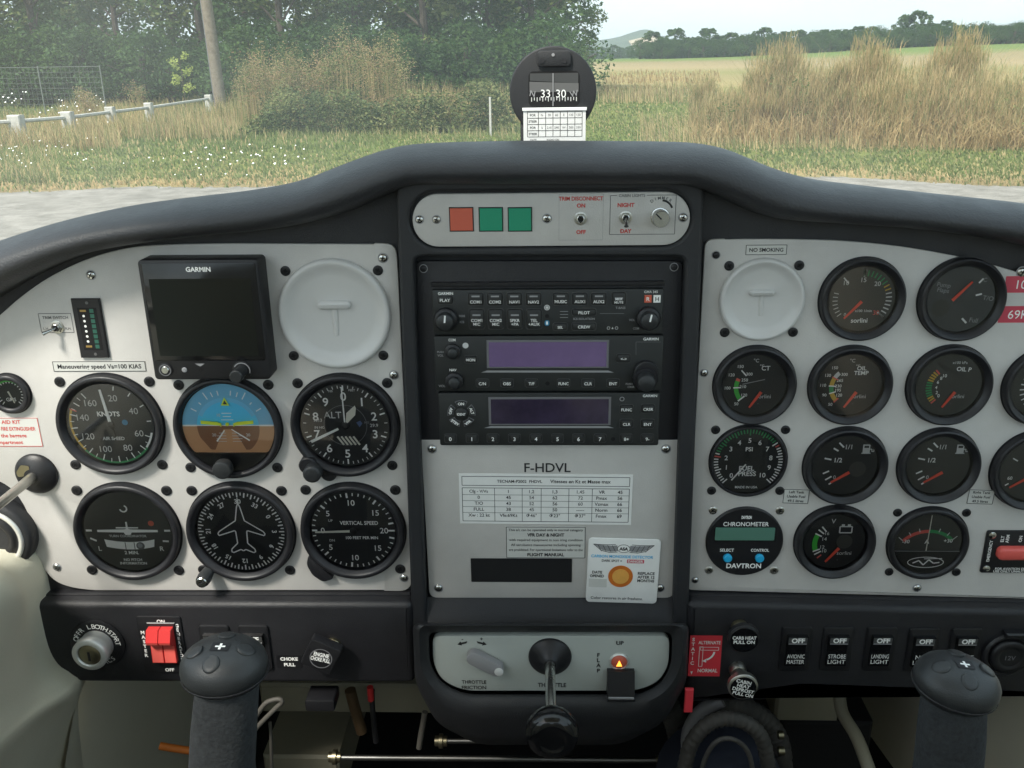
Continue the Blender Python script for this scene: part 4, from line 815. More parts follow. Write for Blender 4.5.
# ------------------------------------------------------------------ radios
YR = -0.0055
T = Thing('radio_rack', 'black metal plate with round top corners framing the radio stack', 'plate', 549, 355, YR)
mb = T.m(); mb.prism(roundpoly([T.L(*q) for q in [(415.5, 261), (683, 261), (677.5, 447), (421.5, 447)]], [8, 8, 1, 1]), -4, 0, 'sub', 1, 2); T.b(mb, 'plate')
mb = T.m(); mb.box(*T.Rc(432, 281, 664, 285), 0, 5, 'black', 0.6); T.b(mb, 'upper_rail')
screw(T, 423.5, 268.5, 3.4, 'bezel'); screw(T, 674, 267, 3.4, 'bezel')
def btn(T, x0, y0, x1, y1, lines, h=3.2, d=6.0, bar=False, r=2.0, mw=None):
    q = T.Rc(x0, y0, x1, y1, d); mb = T.m(); mb.rbox(q[0]-1, q[1]-1, q[2]+1, q[3]+1, r+0.6, d-0.4, d+0.15, 'btnring'); mb.rbox(q[0]-0.4, q[1]-0.4, q[2]+0.4, q[3]+0.4, r+0.3, d, d+0.2, 'deep'); mb.rbox(*q, r, d, d+2.2, 'button', 0.8)
    cu = (q[0]+q[2])/2; n = len(lines); c = (q[1]+q[3])/2; H = q[3]-q[1]
    if bar: mb.box(cu-4, q[3]-H*0.30 if n == 1 else q[3]-6, cu+4, q[3]-H*0.30+1.6 if n == 1 else q[3]-4.4, d+2.2, d+2.35, 'mid'); c = q[1]+H*0.30 if n == 1 else q[1]+H*0.36
    for i, t in enumerate(lines): mb.text(t, h, cu, c+(n-1)*(h+0.9)/2-i*(h+0.9), d+2.4, 'white', 0, 0.012, mw or (q[2]-q[0])*0.86)
    T.b(mb, 'button')
def knob2(T, px, py, d, r, h, mark=None, name='knob', sk=1.45, off=0):
    u, v = T.L(px, py, d+h); mb = T.m(); mb.lathe([(r*sk, d), (r*sk, d+h*0.35), (r*sk-1, d+h*0.42)], 'bezel', u, v, 36, knurl=0.03); mb.lathe([(r, d+h*0.4), (r*0.97, d+h-1), (r-1.2, d+h)], 'grip', u, v, 36)
    if mark is not None: mb.tick(mark, r*0.0, r*0.85, 1.7, d+h+0.15, 'white', u, v)
    T.b(mb, name, angle=50)
YRF = YR-0.001
def facep(T, x0, y0, x1, y1): 
    q = T.Rc(x0, y0, x1, y1, 6); mb = T.m(); mb.rbox(*q, 2, 0, 6, 'radio', 0.8); return q, mb
T = Thing('audio_panel', 'audio control panel with two rows of small black keys, top unit of the radio stack', 'radio', 548, 312, YR, 'radio stack', 6)
q, mb = facep(T, 432.5, 289.5, 663, 334.5)
t_ = lambda s, h, px, py, mt='offwhite', mw=None, T=T: mb.text(s, h, *T.L(px, py, 6.2), 6.2, mt, 0, 0.02, mw)
t_('GARMIN', 2.8, 445.5, 293.5, 'white', 17); t_('GMA 345', 2.4, 651, 291.8, 'offwhite', 15); t_('T-BASS', 2.2, 620.5, 307.8, 'mid', 13); t_('ICS ISOLATION', 2.2, 584, 318.8, 'mid', 22); t_('PHONE', 2.2, 462, 316, 'mid', 6); t_('ICS', 2.2, 462, 322, 'mid', 6); t_('VOL', 2.2, 632, 320, 'mid', 6); t_('COM', 2.2, 636, 328.5, 'mid', 6)
for i in range(3): a = T.L(560, 311.5+3*i, 6.2); mb.line(a[0], a[1], a[0]+8, a[1], 0.5, 6.2, 'mid')
u, v = T.L(547, 307.5, 6.2); mb.disc(u, v, 2.8, 6.3, 'offwhite', 18); mb.ringf(u, v, 1.4, 2.0, 6.4, 'dim'); u, v = T.L(547, 316, 6.2); mb.disc(u, v, 2, 6.3, 'deep', 14)
u, v = T.L(547, 323, 6.2); mb.sheet(rrect(u-2.4, v-2.8, u+2.4, v+2.8, 2), 6.3, 'bluepaint'); mb.sheet(rrect(u-0.9, v-1.8, u+0.9, v+1.8, 0.8), 6.4, 'white')
u, v = T.L(612.5, 328, 6.2); mb.pline([(u-4+1.5*math.cos(i), v+1.5*math.sin(i)) for i in range(7)], 0.4, 6.3, 'offwhite'); mb.sheet([(u-1, v-1), (u+1, v-1), (u, v+1.2)], 6.3, 'offwhite'); mb.pline([(u+4+1.5*math.cos(i), v+1.5*math.sin(i)) for i in range(7)], 0.4, 6.3, 'offwhite')
mb.line(*T.L(600, 313.5, 6.2), *T.L(624, 313.5, 6.2), 0.5, 6.2, 'dim')
T.b(mb, 'faceplate')
for i, s in enumerate(('COM1', 'COM2', 'NAV1', 'NAV2')): btn(T, 468.5+i*19.3, 293, 483+i*19.3, 305, [s], 3.0, bar=True)
for i, s in enumerate((('COM1', 'MIC'), ('COM2', 'MIC'), ('SPKR', '+PA'), ('TEL', '+AUX'))): btn(T, 469.5+i*19.1, 309.5, 484+i*19.1, 328.5, list(s), 3.0, bar=True)
for x0, s in ((553.5, 'MUSIC'), (572.5, 'AUX1'), (591.5, 'AUX2')): btn(T, x0, 293, x0+14.5, 304.5, [s], 3.0, bar=True)
btn(T, 612, 292.5, 625.5, 304.5, ['MKR', 'MUTE'], 2.4, bar=True); btn(T, 553.5, 323.5, 567, 330, ['SEL'], 2.6); btn(T, 572.5, 309, 595.5, 315.3, ['PILOT'], 3.0, mw=13); btn(T, 572.5, 322.8, 595.5, 329.8, ['CREW'], 3.0, mw=13); btn(T, 438, 296, 452.5, 303.5, ['PLAY'], 3.2)
for px, mt, ch in ((648, 'redlamp', 'R'), (657, 'white', 'H')):
    mb = T.m(); q = T.Rc(px-3.6, 295, px+3.6, 302.5, 6); mb.box(*q, 6, 7, mt, 0.3); mb.text(ch, 4, (q[0]+q[2])/2, (q[1]+q[3])/2, 7.2, 'ink' if mt == 'white' else 'white'); T.b(mb, 'indicator_lamp')
knob2(T, 444.5, 323, 6, 8.8, 16, 5, sk=1.35); knob2(T, 650, 322, 6, 8.8, 16, 12, sk=1.35)

T = Thing('nav_com_radio', 'communication radio with a violet display window, middle unit of the radio stack', 'radio', 549, 364, YR, 'radio stack', 6)
q, mb = facep(T, 434.5, 336, 663, 391); 
t_ = lambda s, h, px, py, mt='offwhite', mw=None: mb.text(s, h, *T.L(px, py, 6.2), 6.2, mt, 0, 0.02, mw)
t_('COM', 2.6, 452, 340, 'white', 7); t_('PUSH', 2.0, 440.5, 352, 'mid', 7); t_('VOL', 2.2, 440.5, 355.5, 'mid', 6); t_('NAV', 2.6, 453, 370, 'white', 7); t_('VOL', 2.4, 442, 386, 'mid', 7); t_('GARMIN', 2.8, 651, 339, 'white', 18); t_('TUNE', 2.4, 646, 362.5, 'offwhite', 9); t_('PUSH', 2, 629, 384, 'mid', 8); t_('CRSR', 2, 631, 387, 'mid', 8)
u, v = T.L(465.5, 345.5, 6.2); mb.disc(u, v, 3, 6.3, 'offwhite', 18); u, v = T.L(547.5, 383.5, 6.2); mb.disc(u, v, 2.2, 6.3, 'deep', 14); mb.pline([T.L(*p, 6.2) for p in [(636, 355), (636, 342), (661, 342)]], 0.4, 6.2, 'dim')
a, b_, c, e = [T.L(*p, 6.2) for p in [(487, 370.5), (608, 370.5), (614, 372.5), (481, 372.5)]]; mb.sheet([a, b_, c, e], 6.3, 'mid'); T.b(mb, 'faceplate')
def disp(T, x0, y0, x1, y1, mt, d=6.0):
    q = T.Rc(x0, y0, x1, y1, d); mb = T.m(); mb.box(q[0]-2.4, q[1]-1.6, q[2]+2.4, q[3]+2, d, d+0.6, 'lcdrim', 0.3); mb.box(*q, d+0.6, d+0.8, mt); T.b(mb, 'display')
disp(T, 489, 342, 606.5, 366.5, 'lcdviolet')
for px, s in ((482.5, 'C/N'), (507, 'OBS'), (531.5, 'T/F'), (563.5, 'FUNC'), (588, 'CLR'), (613, 'ENT')): btn(T, px-5.8, 379.5, px+5.8, 386.5, [s], 3.0, r=1.5)
btn(T, 465, 356, 476.5, 362.5, ['MON'], 2.8, r=1.5); btn(T, 617, 354.5, 630, 362, ['<->'], 3.0, r=1.5)
knob2(T, 452, 354, 6, 5.2, 10, sk=1.5); knob2(T, 453.5, 384, 6, 6, 10, sk=1.5); knob2(T, 647, 384, 6, 8.8, 20, sk=1.4)
mb = T.m(); u, v = T.L(646, 372, 8); mb.lathe([(12, 6), (12, 11), (11, 12)], 'bezel', u, v, 40, knurl=0.03); T.b(mb, 'tuning_ring')

T = Thing('transponder', 'transponder with digit keys along its lower edge, bottom unit of the radio stack', 'radio', 549, 418, YR, 'radio stack', 6)
q, mb = facep(T, 439, 393, 659.5, 445.5)
t_ = lambda s, h, px, py, mt='offwhite', mw=None: mb.text(s, h, *T.L(px, py, 6.2), 6.2, mt, 0, 0.02, mw)
t_('GARMIN', 2.6, 650, 395.8, 'white', 17); u, v = T.L(612.5, 443, 6.2); u, v = T.L(613, 439, 6.2); mb.disc(u, v, 2.0, 6.3, 'deep', 14); mb.ringf(*T.L(622, 399, 6.2), 1.6, 2.4, 6.3, 'mid')
mb.sheet([T.L(*p, 6.2) for p in [(491, 426), (608, 426), (614, 428), (484, 428)]], 6.3, 'mid'); T.b(mb, 'faceplate')
disp(T, 491, 399, 608.5, 423.5, 'lcdviolet2')
for px, s in zip((450.5, 472, 493, 514.5, 536, 557.5, 578.5, 600), '01234567'): btn(T, px-5.4, 434.5, px+5.4, 442, [s], 4.0, r=1.5)
btn(T, 620.5, 434.5, 632, 442, ['8+'], 3.4, r=1.5); btn(T, 641.5, 434.5, 653, 442, ['9-'], 3.4, r=1.5)
for px, py, s in ((626.5, 409, 'FUNC'), (648, 408.5, 'CRSR'), (626.5, 423.5, 'CLR'), (647.5, 423.5, 'ENT')): btn(T, px-6.2, py-3.8, px+6.2, py+3.8, [s], 2.9, r=1.5)
u, v = T.L(461.5, 413.5, 6)
mb = T.m(); mb.lathe([(6.2, 6), (6.2, 7.6), (5.4, 8.2)], 'button', u, v, 26); mb.text('IDENT', 2.6, u, v, 8.4, 'white', 0, 0.02, 8.5); T.b(mb, 'button')
for a, s in ((0, 'ON'), (72, 'ALT'), (144, 'VFR'), (216, 'STBY'), (288, 'OFF')):
    mb = T.m(); mb.ringf(u, v, 8, 14.2, 6.3, 'dim', a-27, a+27); n = 9
    inn = [(u+8.6*math.sin(R(a-23+46*i/n)), v+8.6*math.cos(R(a-23+46*i/n))) for i in range(n+1)]; out = [(u+13.4*math.sin(R(a+23-46*i/n)), v+13.4*math.cos(R(a+23-46*i/n))) for i in range(n+1)]
    mb.prism(inn+out, 6.2, 8.0, 'button', 0.5, 1); mb.num(s, 2.8, a, 11, 8.2, 'white', rot=a if a in (0, 72, 288) else a-180, u=u, v=v, bold=0.03); T.b(mb, 'button')

# ------------------------------------------------------------------ papers on the centre plate
YC = -0.006
T = Thing('speed_table', 'white paper table of speeds stuck under the registration letters', 'placard', 545.5, 498.5, YC)
u0, v0, u1, v1 = T.Rc(459.5, 474, 632, 524); mb = T.m(); mb.box(u0, v0, u1, v1, 0, 0.4, 'paper'); W = u1-u0; H = v1-v0; f = 0.5
mb.frame(u0+3, v0+H*0.77, u1-3, v1-3, 0.6, f, 'ink'); mb.frame(u0+3, v0+3, u1-3, v0+H*0.72, 0.6, f, 'ink')
mb.text('TECNAM-P2002  FHDVL', 3.0, u0+W*0.35, v0+H*0.855, f, 'ink', 0, 0.02, 60); mb.text('Vitesses en Kt et Masse max', 3.6, u0+W*0.70, v0+H*0.86, f, 'ink', 0, 0.02, 68)
cols = [0.02, 0.205, 0.365, 0.475, 0.635, 0.77, 0.98]; rows_ = [0.72, 0.585, 0.465, 0.345, 0.225, 0.06]
for c in cols[1:-1]: mb.line(u0+W*c, v0+3, u0+W*c, v0+H*0.72, 0.5, f, 'ink')
for r_ in rows_[1:-1]: mb.line(u0+3, v0+H*r_, u1-3 if r_ else 0, v0+H*r_, 0.4, f, 'ink')
tab = [['Cfg - V/Vs', '1', '1,2', '1,3', '1,45', 'VR'], ['0', '45', '54', '62', '72', 'Pmax'], ['T/O', '43', '52', '56', '60', 'Vzmax'], ['FULL', '38', '45', '50', '-----', 'Norm'], ['Xw : 22 kt', 'Vfe:69Kt', 'Ф46°', 'Ф23°', 'Ф37°', 'Fmax']]
rt = ['45', '56', '66', '66', '69']
for i, row in enumerate(tab):
    vy = v0+H*(0.655-0.12*i if i else 0.655)
    for j, s in enumerate(row):
        cu = u0+W*(cols[j]+cols[j+1])/2 if j < 5 else u0+W*0.825
        mb.text(s, 3.5 if j != 0 or i else 3.2, cu, vy, f, 'ink' if j != 2 and not (j == 4 and i < 4) else 'ink_grey', 0, 0.015, W*(cols[j+1]-cols[j])*0.85 if j < 5 else 14)
    mb.text(rt[i], 3.5, u0+W*0.93, vy, f, 'ink', 0, 0.02)
T.b(mb, 'paper'); T.o.rotation_euler = (0, R(0.4), 0)
T = placard('grey placard about day and night visual flight under the speed table', 506, 526.5, 585.5, 558, [], 3, YC, sp=4.5)
u0, v0, u1, v1 = T.Rc(506, 526.5, 585.5, 558); mb = T.m()
for i, s in enumerate(('This a/c can be operated only in normal category', 'VFR DAY & NIGHT', 'with required equipment in non icing condition', 'All aerobatics manoeuvres including spinning', 'are prohibited. For operational limitations refer to the', 'FLIGHT MANUAL')):
    mb.text(s, 2.7 if i not in (1, 5) else 3.4, 0, v1-3.6-i*5.6, 0.5, 'ink', 0, 0.01 if i not in (1, 5) else 0.04, 74 if i not in (1, 5) else 37)
T.b(mb, 'lettering')
T = Thing('carbon_monoxide_detector', 'white carbon monoxide detector card with winged emblem and orange spot', 'card', 622, 569.5, YC)
u0, v0, u1, v1 = T.Rc(587, 537.5, 658.5, 601); W, H = u1-u0, v1-v0; f = 3.6
mb = T.m(); mb.rbox(u0, v0, u1, v1, 4, 1.2, 3.4, 'paper', 0.5)
yw = v1-11
for s in (-1, 1):
    mb.sheet([(s*5.5, yw-2.2), (s*13, yw-3.2), (s*21, yw-1.5), (s*27, yw+3), (s*30, yw+5), (s*22, yw+4), (s*12, yw+3.5), (s*6.5, yw+4)], f, 'mid')
    mb.pline([(s*6, yw-3.4), (s*14, yw-4), (s*22, yw-2), (s*30, yw+5), (s*24, yw+4.6), (s*15, yw+4.6), (s*8, yw+5)], 0.6, f+0.1, 'ink')
    for k in range(4): mb.line(s*(8+k*4.6), yw-3, s*(11.5+k*4.6), yw+4, 0.5, f+0.15, 'ink')
el = [(6.2*math.cos(i*math.pi/12), yw+0.6+4.4*math.sin(i*math.pi/12)) for i in range(24)]; mb.sheet(el, f+0.2, 'white'); mb.pline(el, 0.5, f+0.3, 'ink', True); mb.text('ASA', 3.2, 0, yw+0.4, f+0.35, 'ink', 0, 0.05, 9)
mb.text('CARBON MONOXIDE DETECTOR', 3.0, -1, v1-19.5, f, 'cyan', 0, 0.02, W*0.86); mb.text('DARK SPOT =', 2.6, -11, v1-24.5, f, 'ink', 0, 0.02, 20); q = (4, v1-26.6, 21, v1-22.6); mb.sheet(rrect(*q, 0.5), f, 'placred'); mb.text('DANGER', 2.6, 12.5, v1-24.6, f+0.1, 'white', 0, 0.02, 15)
mb.text('DATE', 3.0, -25, v1-38, f, 'ink', 0, 0.03, 10); mb.text('OPENED', 3.0, -25, v1-42.2, f, 'ink', 0, 0.03, 14); mb.sheet([(-33, v1-55), (-15, v1-55), (-15, v1-45.5), (-33, v1-45.5)], f, 'placard')
for i, s in enumerate(('REPLACE', 'AFTER 12', 'MONTHS')): mb.text(s, 3.0, 24, v1-38-i*4.2, f, 'ink', 0, 0.03, 17)
mb.text('Color restores in air freshens.', 3.0, -4, v0+5.5, f, 'ink', 0, 0.01, W*0.75); T.b(mb, 'card')
mb = T.m(); mb.lathe([(12.3, 3.4), (12.3, 3.9)], 'orange', -1.5, v1-42, 40); mb.lathe([(8.4, 3.9), (8.4, 4.2)], 'orange2', -1.5, v1-42, 32); T.b(mb, 'spot'); T.o.rotation_euler = (0, R(1.5), 0)

# ------------------------------------------------------------------ throttle pod controls
YP_ = D.y-47*D.k
T = Thing('friction_lever', 'small grey lozenge lever for the throttle friction', 'lever', 485, 664, YP_-0.006)
mb = T.m(); a, b_ = T.L(474, 658), T.L(496, 669); ang = math.atan2(b_[1]-a[1], b_[0]-a[0]); pts = []
for i in range(13): t = ang+math.pi/2+math.pi*i/12; pts.append((a[0]+7.5*math.cos(t), a[1]+7.5*math.sin(t)))
for i in range(13): t = ang-math.pi/2+math.pi*i/12; pts.append((b_[0]+7.5*math.cos(t), b_[1]+7.5*math.sin(t)))
mb.prism(pts, -6, 3, 'mid', 1.4, 2); T.b(mb, 'arm'); mb = T.m(); mb.lathe([(4.5, 3), (4.5, 3.6), (3.8, 4)], 'offwhite', *T.L(499, 670), 20); T.b(mb, 'rivet')
T = Thing('throttle', 'push pull throttle with chrome rod from a black cone to a round black knob', 'throttle', 550, 660, YP_, None, 6)
mb = T.m(); mb.lathe([(21.5, 0), (21.5, 1.5), (20.5, 3), (15, 6), (10, 9.5), (7, 12), (6, 14)], 'bezel', n=48); T.b(mb, 'boot', angle=60)
mb = T.m(); mb.tube([(0, 0, 5), (0, 0, 60), (1, 0, 100)], [5.0, 5.0, 5.0], 'steel', 24); T.b(mb, 'rod')
kf = 96
mb = T.m(); mb.lathe([(6, kf-6), (12, kf-5), (20, kf-1), (23.5, kf+6), (23.8, kf+12), (22.5, kf+18), (18, kf+22), (13, kf+23), (11.5, kf+22), (10, kf+21.6)], 'gloss', 1, -2, 48); T.b(mb, 'knob', angle=75)
T = Thing('flap_switch', 'black flap lever below a round amber lamp', 'switch', 620, 665, YP_)
mb = T.m(); u, v = T.L(619, 661); mb.lathe([(9.8, 0), (9.8, 1.5), (8.4, 2.4), (7.8, 1.2)], 'alu', u, v, 32, c1=False); T.b(mb, 'lamp_ring'); mb = T.m(); mb.lathe([(7.8, 1.0), (7, 2.2), (4, 3.2)], 'redlamp', u, v, 28); mb.sheet([(u-3, v-4), (u+3, v-4), (u, v+3)], 3.4, 'lampglow'); T.b(mb, 'lamp')
q = T.Rc(607, 669, 634, 690, 4); mb = T.m(); mb.rings([[(q[0], q[1], 0), (q[2], q[1], 0), (q[2], q[3]-2, 0), (q[0], q[3]-2, 0)], [(q[0], q[1], 16), (q[2], q[1], 16), (q[2], q[3], 8), (q[0], q[3], 8)]], 'black'); mb.box(q[0], q[1]-4, q[2], q[1]-0.2, 0, 18, 'black', 0.8); mb.box(q[0]+1, q[1]-0.4, q[2]-1, q[1]+0.8, 15, 17.5, 'mid'); T.b(mb, 'lever')

# ------------------------------------------------------------------ switch strips
YS = D.y-24*D.k
def rocker(label, px, lines, hidden=False, py=648, w=14, h=24):
    T = Thing('rocker_switch', label, 'switch', px, py, YS, 'black rocker switches'); mb = T.m()
    mb.rbox(-w-1, -h-2, w+1, h+2, 3, 0, 2.6, 'black', 1.2); T.b(mb, 'frame')
    mb = T.m(); W = w-4
    pr = [(h-6, 2.2), (h-6, 7.5), (h-13, 6.8), (h-16, 3.6), (-2, 2.9), (-h+8, 5.2), (-h+6, 5.0), (-h+6, 2.2)]
    rs = [[(u, a, b) for a, b in pr] for u in (-W, W)]; mb.rings(rs, 'gloss')
    a = h-6.5; mb.add([(x, y, d) for x, y, d in ((-W+0.6, h-6.6, 7.7), (W-0.6, h-6.6, 7.7), (W-0.6, h-13.0, 7.0), (-W+0.6, h-13.0, 7.0))], [(0, 3, 2, 1)], 'btnring')
    mb.text('OFF', 5.2, 0, h-9.8, 7.9, 'white', 0, 0.04, 15); mb.line(-W+1, h-14.3, W-1, h-14.3, 1.2, 6.9, 'mid')
    for i, s in enumerate(lines): mb.text(s, 4.8, 0, -6-6.5*i, 5.7, 'white', 0, 0.0, W*1.75)
    T.b(mb, 'rocker'); return T
rocker('black rocker switch marked avionic master, first in the row', 795, ['AVIONIC', 'MASTER'])
rocker('black rocker switch marked strobe light, second in the row', 836, ['STROBE', 'LIGHT'])
rocker('black rocker switch marked landing light, third in the row', 879, ['LANDING', 'LIGHT'])
rocker('black rocker switch left of the right stick head, fourth in the row', 921, ['NAV', 'LIGHT'], py=649)
rocker('black rocker switch mostly hidden behind the right stick head', 963, ['PITOT'], py=649)
rocker('black rocker switch almost wholly hidden behind the left stick head', 217, ['FUEL', 'PUMP'], py=647)
rocker('black rocker switch just right of the left stick head', 256, ['GEN'], py=647)
T = Thing('power_socket', 'round black power socket with a cap at the right edge', 'socket', 1008, 655, YS, None, 4)
mb = T.m(); mb.lathe([(25, 0), (25, 4), (23, 6), (21, 6), (20, 3)], 'bezel', n=44); T.b(mb, 'collar'); mb = T.m(); mb.lathe([(18.5, 3), (18.5, 8), (17, 9.5), (12, 9.5), (11, 8.6), (10, 8.6)], 'black', n=40); mb.text('12V', 5, 0, 0, 9.2, 'dim'); T.b(mb, 'cap', angle=50); mb = T.m(); mb.box(-8, 22, 14, 28, 0, 9, 'black', 1.5); T.b(mb, 'hinge')
# ignition
T = Thing('ignition_switch', 'round ignition switch with a brushed metal key barrel', 'switch', 97, 645, YS, None, 3)
mb = T.m(); mb.lathe([(27, 0), (27, 1.6), (25.5, 2.4)], 'black', n=56)
for s, a0, st in (('OFF', -72, 11.5), ('R', -38, 0), ('L', -14, 0), ('BOTH', -1, 11.5), ('START', 46, 10.5)):
    for i, ch in enumerate(s): a = a0+i*st*0.95; mb.num(ch, 5.0, a, 21, 2.7, 'white', rot=a, u=0, v=0, bold=0.01)
for i, ch in enumerate('ACS'): a = 166-i*13; mb.num(ch, 4.6, a, 20.5, 2.7, 'offwhite', rot=a-180, bold=0.01)
T.b(mb, 'plate'); mb = T.m(); mb.lathe([(16, 2), (16, 10), (17, 11), (17, 19), (15.5, 20.6), (12, 20.6), (11, 19)], 'alu', n=48, c1=False); BR = T.b(mb, 'barrel', angle=50)
mb = T.m(); mb.lathe([(11, 18.4), (10, 19.6), (5, 20)], 'brass', n=36); mb.box(-1.2, -6, 1.2, 4, 20, 20.3, 'ink'); T.b(mb, 'key_face', BR, angle=50)
# master switch
T = Thing('master_switch', 'twin bright red rocker master switch on a small black plate', 'switch', 163, 645, YS, None, 5)
u0, v0, u1, v1 = T.Rc(141, 616, 185, 672); mb = T.m(); mb.rbox(u0, v0, u1, v1, 2, 0, 1.6, 'black', 0.6); mb.text('ON', 3.6, 0, v1-5, 1.8, 'white', 0, 0.03); mb.text('OFF', 3.6, 1, v0+4, 1.8, 'white', 0, 0.03)
for i, ch in enumerate('MASTER'): mb.text(ch, 3.6, u0+4.5, 12-i*5.3, 1.8, 'white', 0, 0.04)
for i, ch in enumerate('GENERATOR'): mb.text(ch, 3.6, u1-4.5, 20-i*4.9, 1.8, 'white', 0, 0.04)
T.b(mb, 'plate'); mb = T.m(); mb.box(-14, -23, 14, 24, 1.4, 3.2, 'bezel', 0.8); T.b(mb, 'frame')
for s in (-1, 1):
    mb = T.m(); x0, x1 = (s*0.4, s*12) if s > 0 else (s*12, s*0.4); pr = [(20, 3), (20, 10), (9, 15), (6, 14), (1, 6), (-19, 7.5), (-19, 3)]
    mb.rings([[(u, a, b) for a, b in pr] for u in (x0, x1)], 'red'); mb.add([(x0+0.5, 8.6, 15.05), (x1-0.5, 8.6, 15.05), (x1-0.5, 6.2, 14.2), (x0+0.5, 6.2, 14.2)], [(0, 3, 2, 1)], 'redlit'); mb.add([(x0+0.5, 0.0, 6.25), (x1-0.5, 0.0, 6.25), (x1-0.5, -18.5, 7.6), (x0+0.5, -18.5, 7.6)], [(0, 3, 2, 1)], 'redlit'); T.b(mb, 'rocker')
placard('small black placard reading choke pull left of the parking brake knob', 277, 655, 302, 668, ['CHOKE', 'PULL'], 3.6, YS, mt='black', ink='white', border=False, bold=0.04)
T = Thing('parking_brake_knob', 'tilted square black knob in front of a brass screw on the left switch strip', 'knob', 321, 657, YS, None, 20)
mb = T.m(); u, v = T.L(333, 645); mb.lathe([(8.5, 0), (8.5, 3), (6, 5)], 'brass', u, v, 26); T.b(mb, 'nut'); mb = T.m(); mb.tube([(3, 3, 0), (2, 0, 18)], 3.5, 'brass', 14); T.b(mb, 'stem')
sq = [(x*math.cos(R(-27))-y*math.sin(R(-27)), x*math.sin(R(-27))+y*math.cos(R(-27))) for x, y in rrect(-15.5, -15.5, 15.5, 15.5, 2)]
mb = T.m(); mb.prism(sq, 10, 21, 'black', 1.2, 2); mb.ringf(0, -1, 10, 11, 21.2, 'dim'); mb.text('ENGINE', 4.2, 1.0, 3.2, 21.3, 'white', 14, 0.04, 15); mb.text('CHOKE PULL', 4.2, -0.5, -2, 21.3, 'white', 14, 0.04, 19); T.b(mb, 'knob')
# static source placard, heat knobs
T = placard('red placard with a white arrow for the alternate static source', 689, 635.5, 721, 676, [], 3, YS, mt='placred2', border=False); u0, v0, u1, v1 = T.Rc(689, 635.5, 721, 676); mb = T.m(); f = 0.5
for i, ch in enumerate('STATIC'): mb.text(ch, 3.8, u0+3.5, v1-4.5-i*5.6, f, 'white', 0, 0.03)
mb.sheet([(u0+2.2, v0+6), (u0+4.8, v0+6), (u0+3.5, v0+2)], f, 'white')
mb.text('ALTERNATE', 3.8, 3.5, v1-8, f, 'white', 0, 0.02, 22); mb.text('NORMAL', 4.2, 3.5, v0+7, f, 'white', 0, 0.02, 20); mb.frame(-5, v1-13.5, 13, v1-17, 0.6, f, 'white'); mb.frame(-6, v0+12, -2.5, v1-13, 0.6, f, 'white'); mb.ringf(-2, v1-18, 10, 12, f, 'white', 95, 160); mb.sheet([(1.5, v1-27), (1.5, v1-32), (-2.5, v1-30)], f, 'white'); T.b(mb, 'lettering')
for lab, px, py, nx, ny, lines, mt, rim, rot in (('black round knob reading carb heat pull on', 744, 639, 740, 629, ['CARB HEAT', 'PULL ON'], 'gloss', 'black', 0), ('silver rimmed knob reading cabin heat pull on, below the black one', 743, 687, 738, 671, ['CABIN', 'HEAT', 'DEFROST', 'PULL ON'], 'gloss', 'metal', 14)):
    T = Thing('heat_knob', lab, 'knob', px, py, YS, 'heat control knobs', 30); u, v = T.L(nx, ny, 4)
    mb = T.m(); mb.lathe([(8.6, 0), (8.6, 4), (7.2, 7)], 'brass' if rim == 'black' else 'metal', u, v, 26); T.b(mb, 'nut')
    mb = T.m(); mb.tube([(u, v, 5), (0, 0, 27)], [6.6, 5.0], 'black' if rim == 'black' else 'metal', 20); T.b(mb, 'stem')
    r = 15.5 if rim == 'black' else 14.5
    mb = T.m(); mb.lathe([(5, 18), (10, 20), (r, 25), (r, 30), (r-1.8, 31.4)], rim, n=40); mb.lathe([(r-1.8, 31.2), (r-2.2, 31.6)], mt, n=36)
    for i, s in enumerate(lines): mb.text(s, 3.6, 0, (len(lines)-1)*2.4-i*4.8, 31.9, 'white', rot, 0.03, 23)
    T.b(mb, 'knob')
# red guarded switch at the right edge
T = Thing('guarded_switch', 'black plate with a long red guard at the right edge of the right instrument plate', 'switch', 1012, 550, YF)
u0, v0, u1, v1 = T.Rc(983, 530, 1050, 572); mb = T.m(); mb.rbox(u0, v0, u1, v1, 2, 0, 2, 'black', 0.5)
mb.text('ELT', 3.2, u0+16, v1-9, 2.2, 'white', -90, 0.02); mb.text('ARM', 3.2, u0+21, v1-9, 2.2, 'white', -90, 0.02); mb.text('ON', 3.2, u0+34, v1-9, 2.2, 'white', -90, 0.02); mb.text('EMERGENCY', 3.0, u0+5.4, 0, 2.2, 'white', -90, 0.02, 28); mb.text('FOR AVIATION EMERGENCY', 2.6, u0+38, v0+5, 2.2, 'white', 0, 0.02, 56); mb.text('USE ONLY UNAUTHORISED', 2.6, u0+36, v0+2, 2.2, 'white', 0, 0.02, 56); T.b(mb, 'plate')
mb = T.m(); mb.rbox(u0+12, -8, u1+6, 6, 5, 2, 9, 'redlit', 3); T.b(mb, 'guard', angle=60)
for v in (v0+5, v1-5): mb = T.m(); mb.lathe([(3.8, 2), (3.8, 2.6), (2, 3.4)], 'steel', u0+5.4, v, 18); mb.line(u0+3.5, v, u0+7.5, v, 0.8, 3.6, 'ink'); T.b(mb, 'screw')

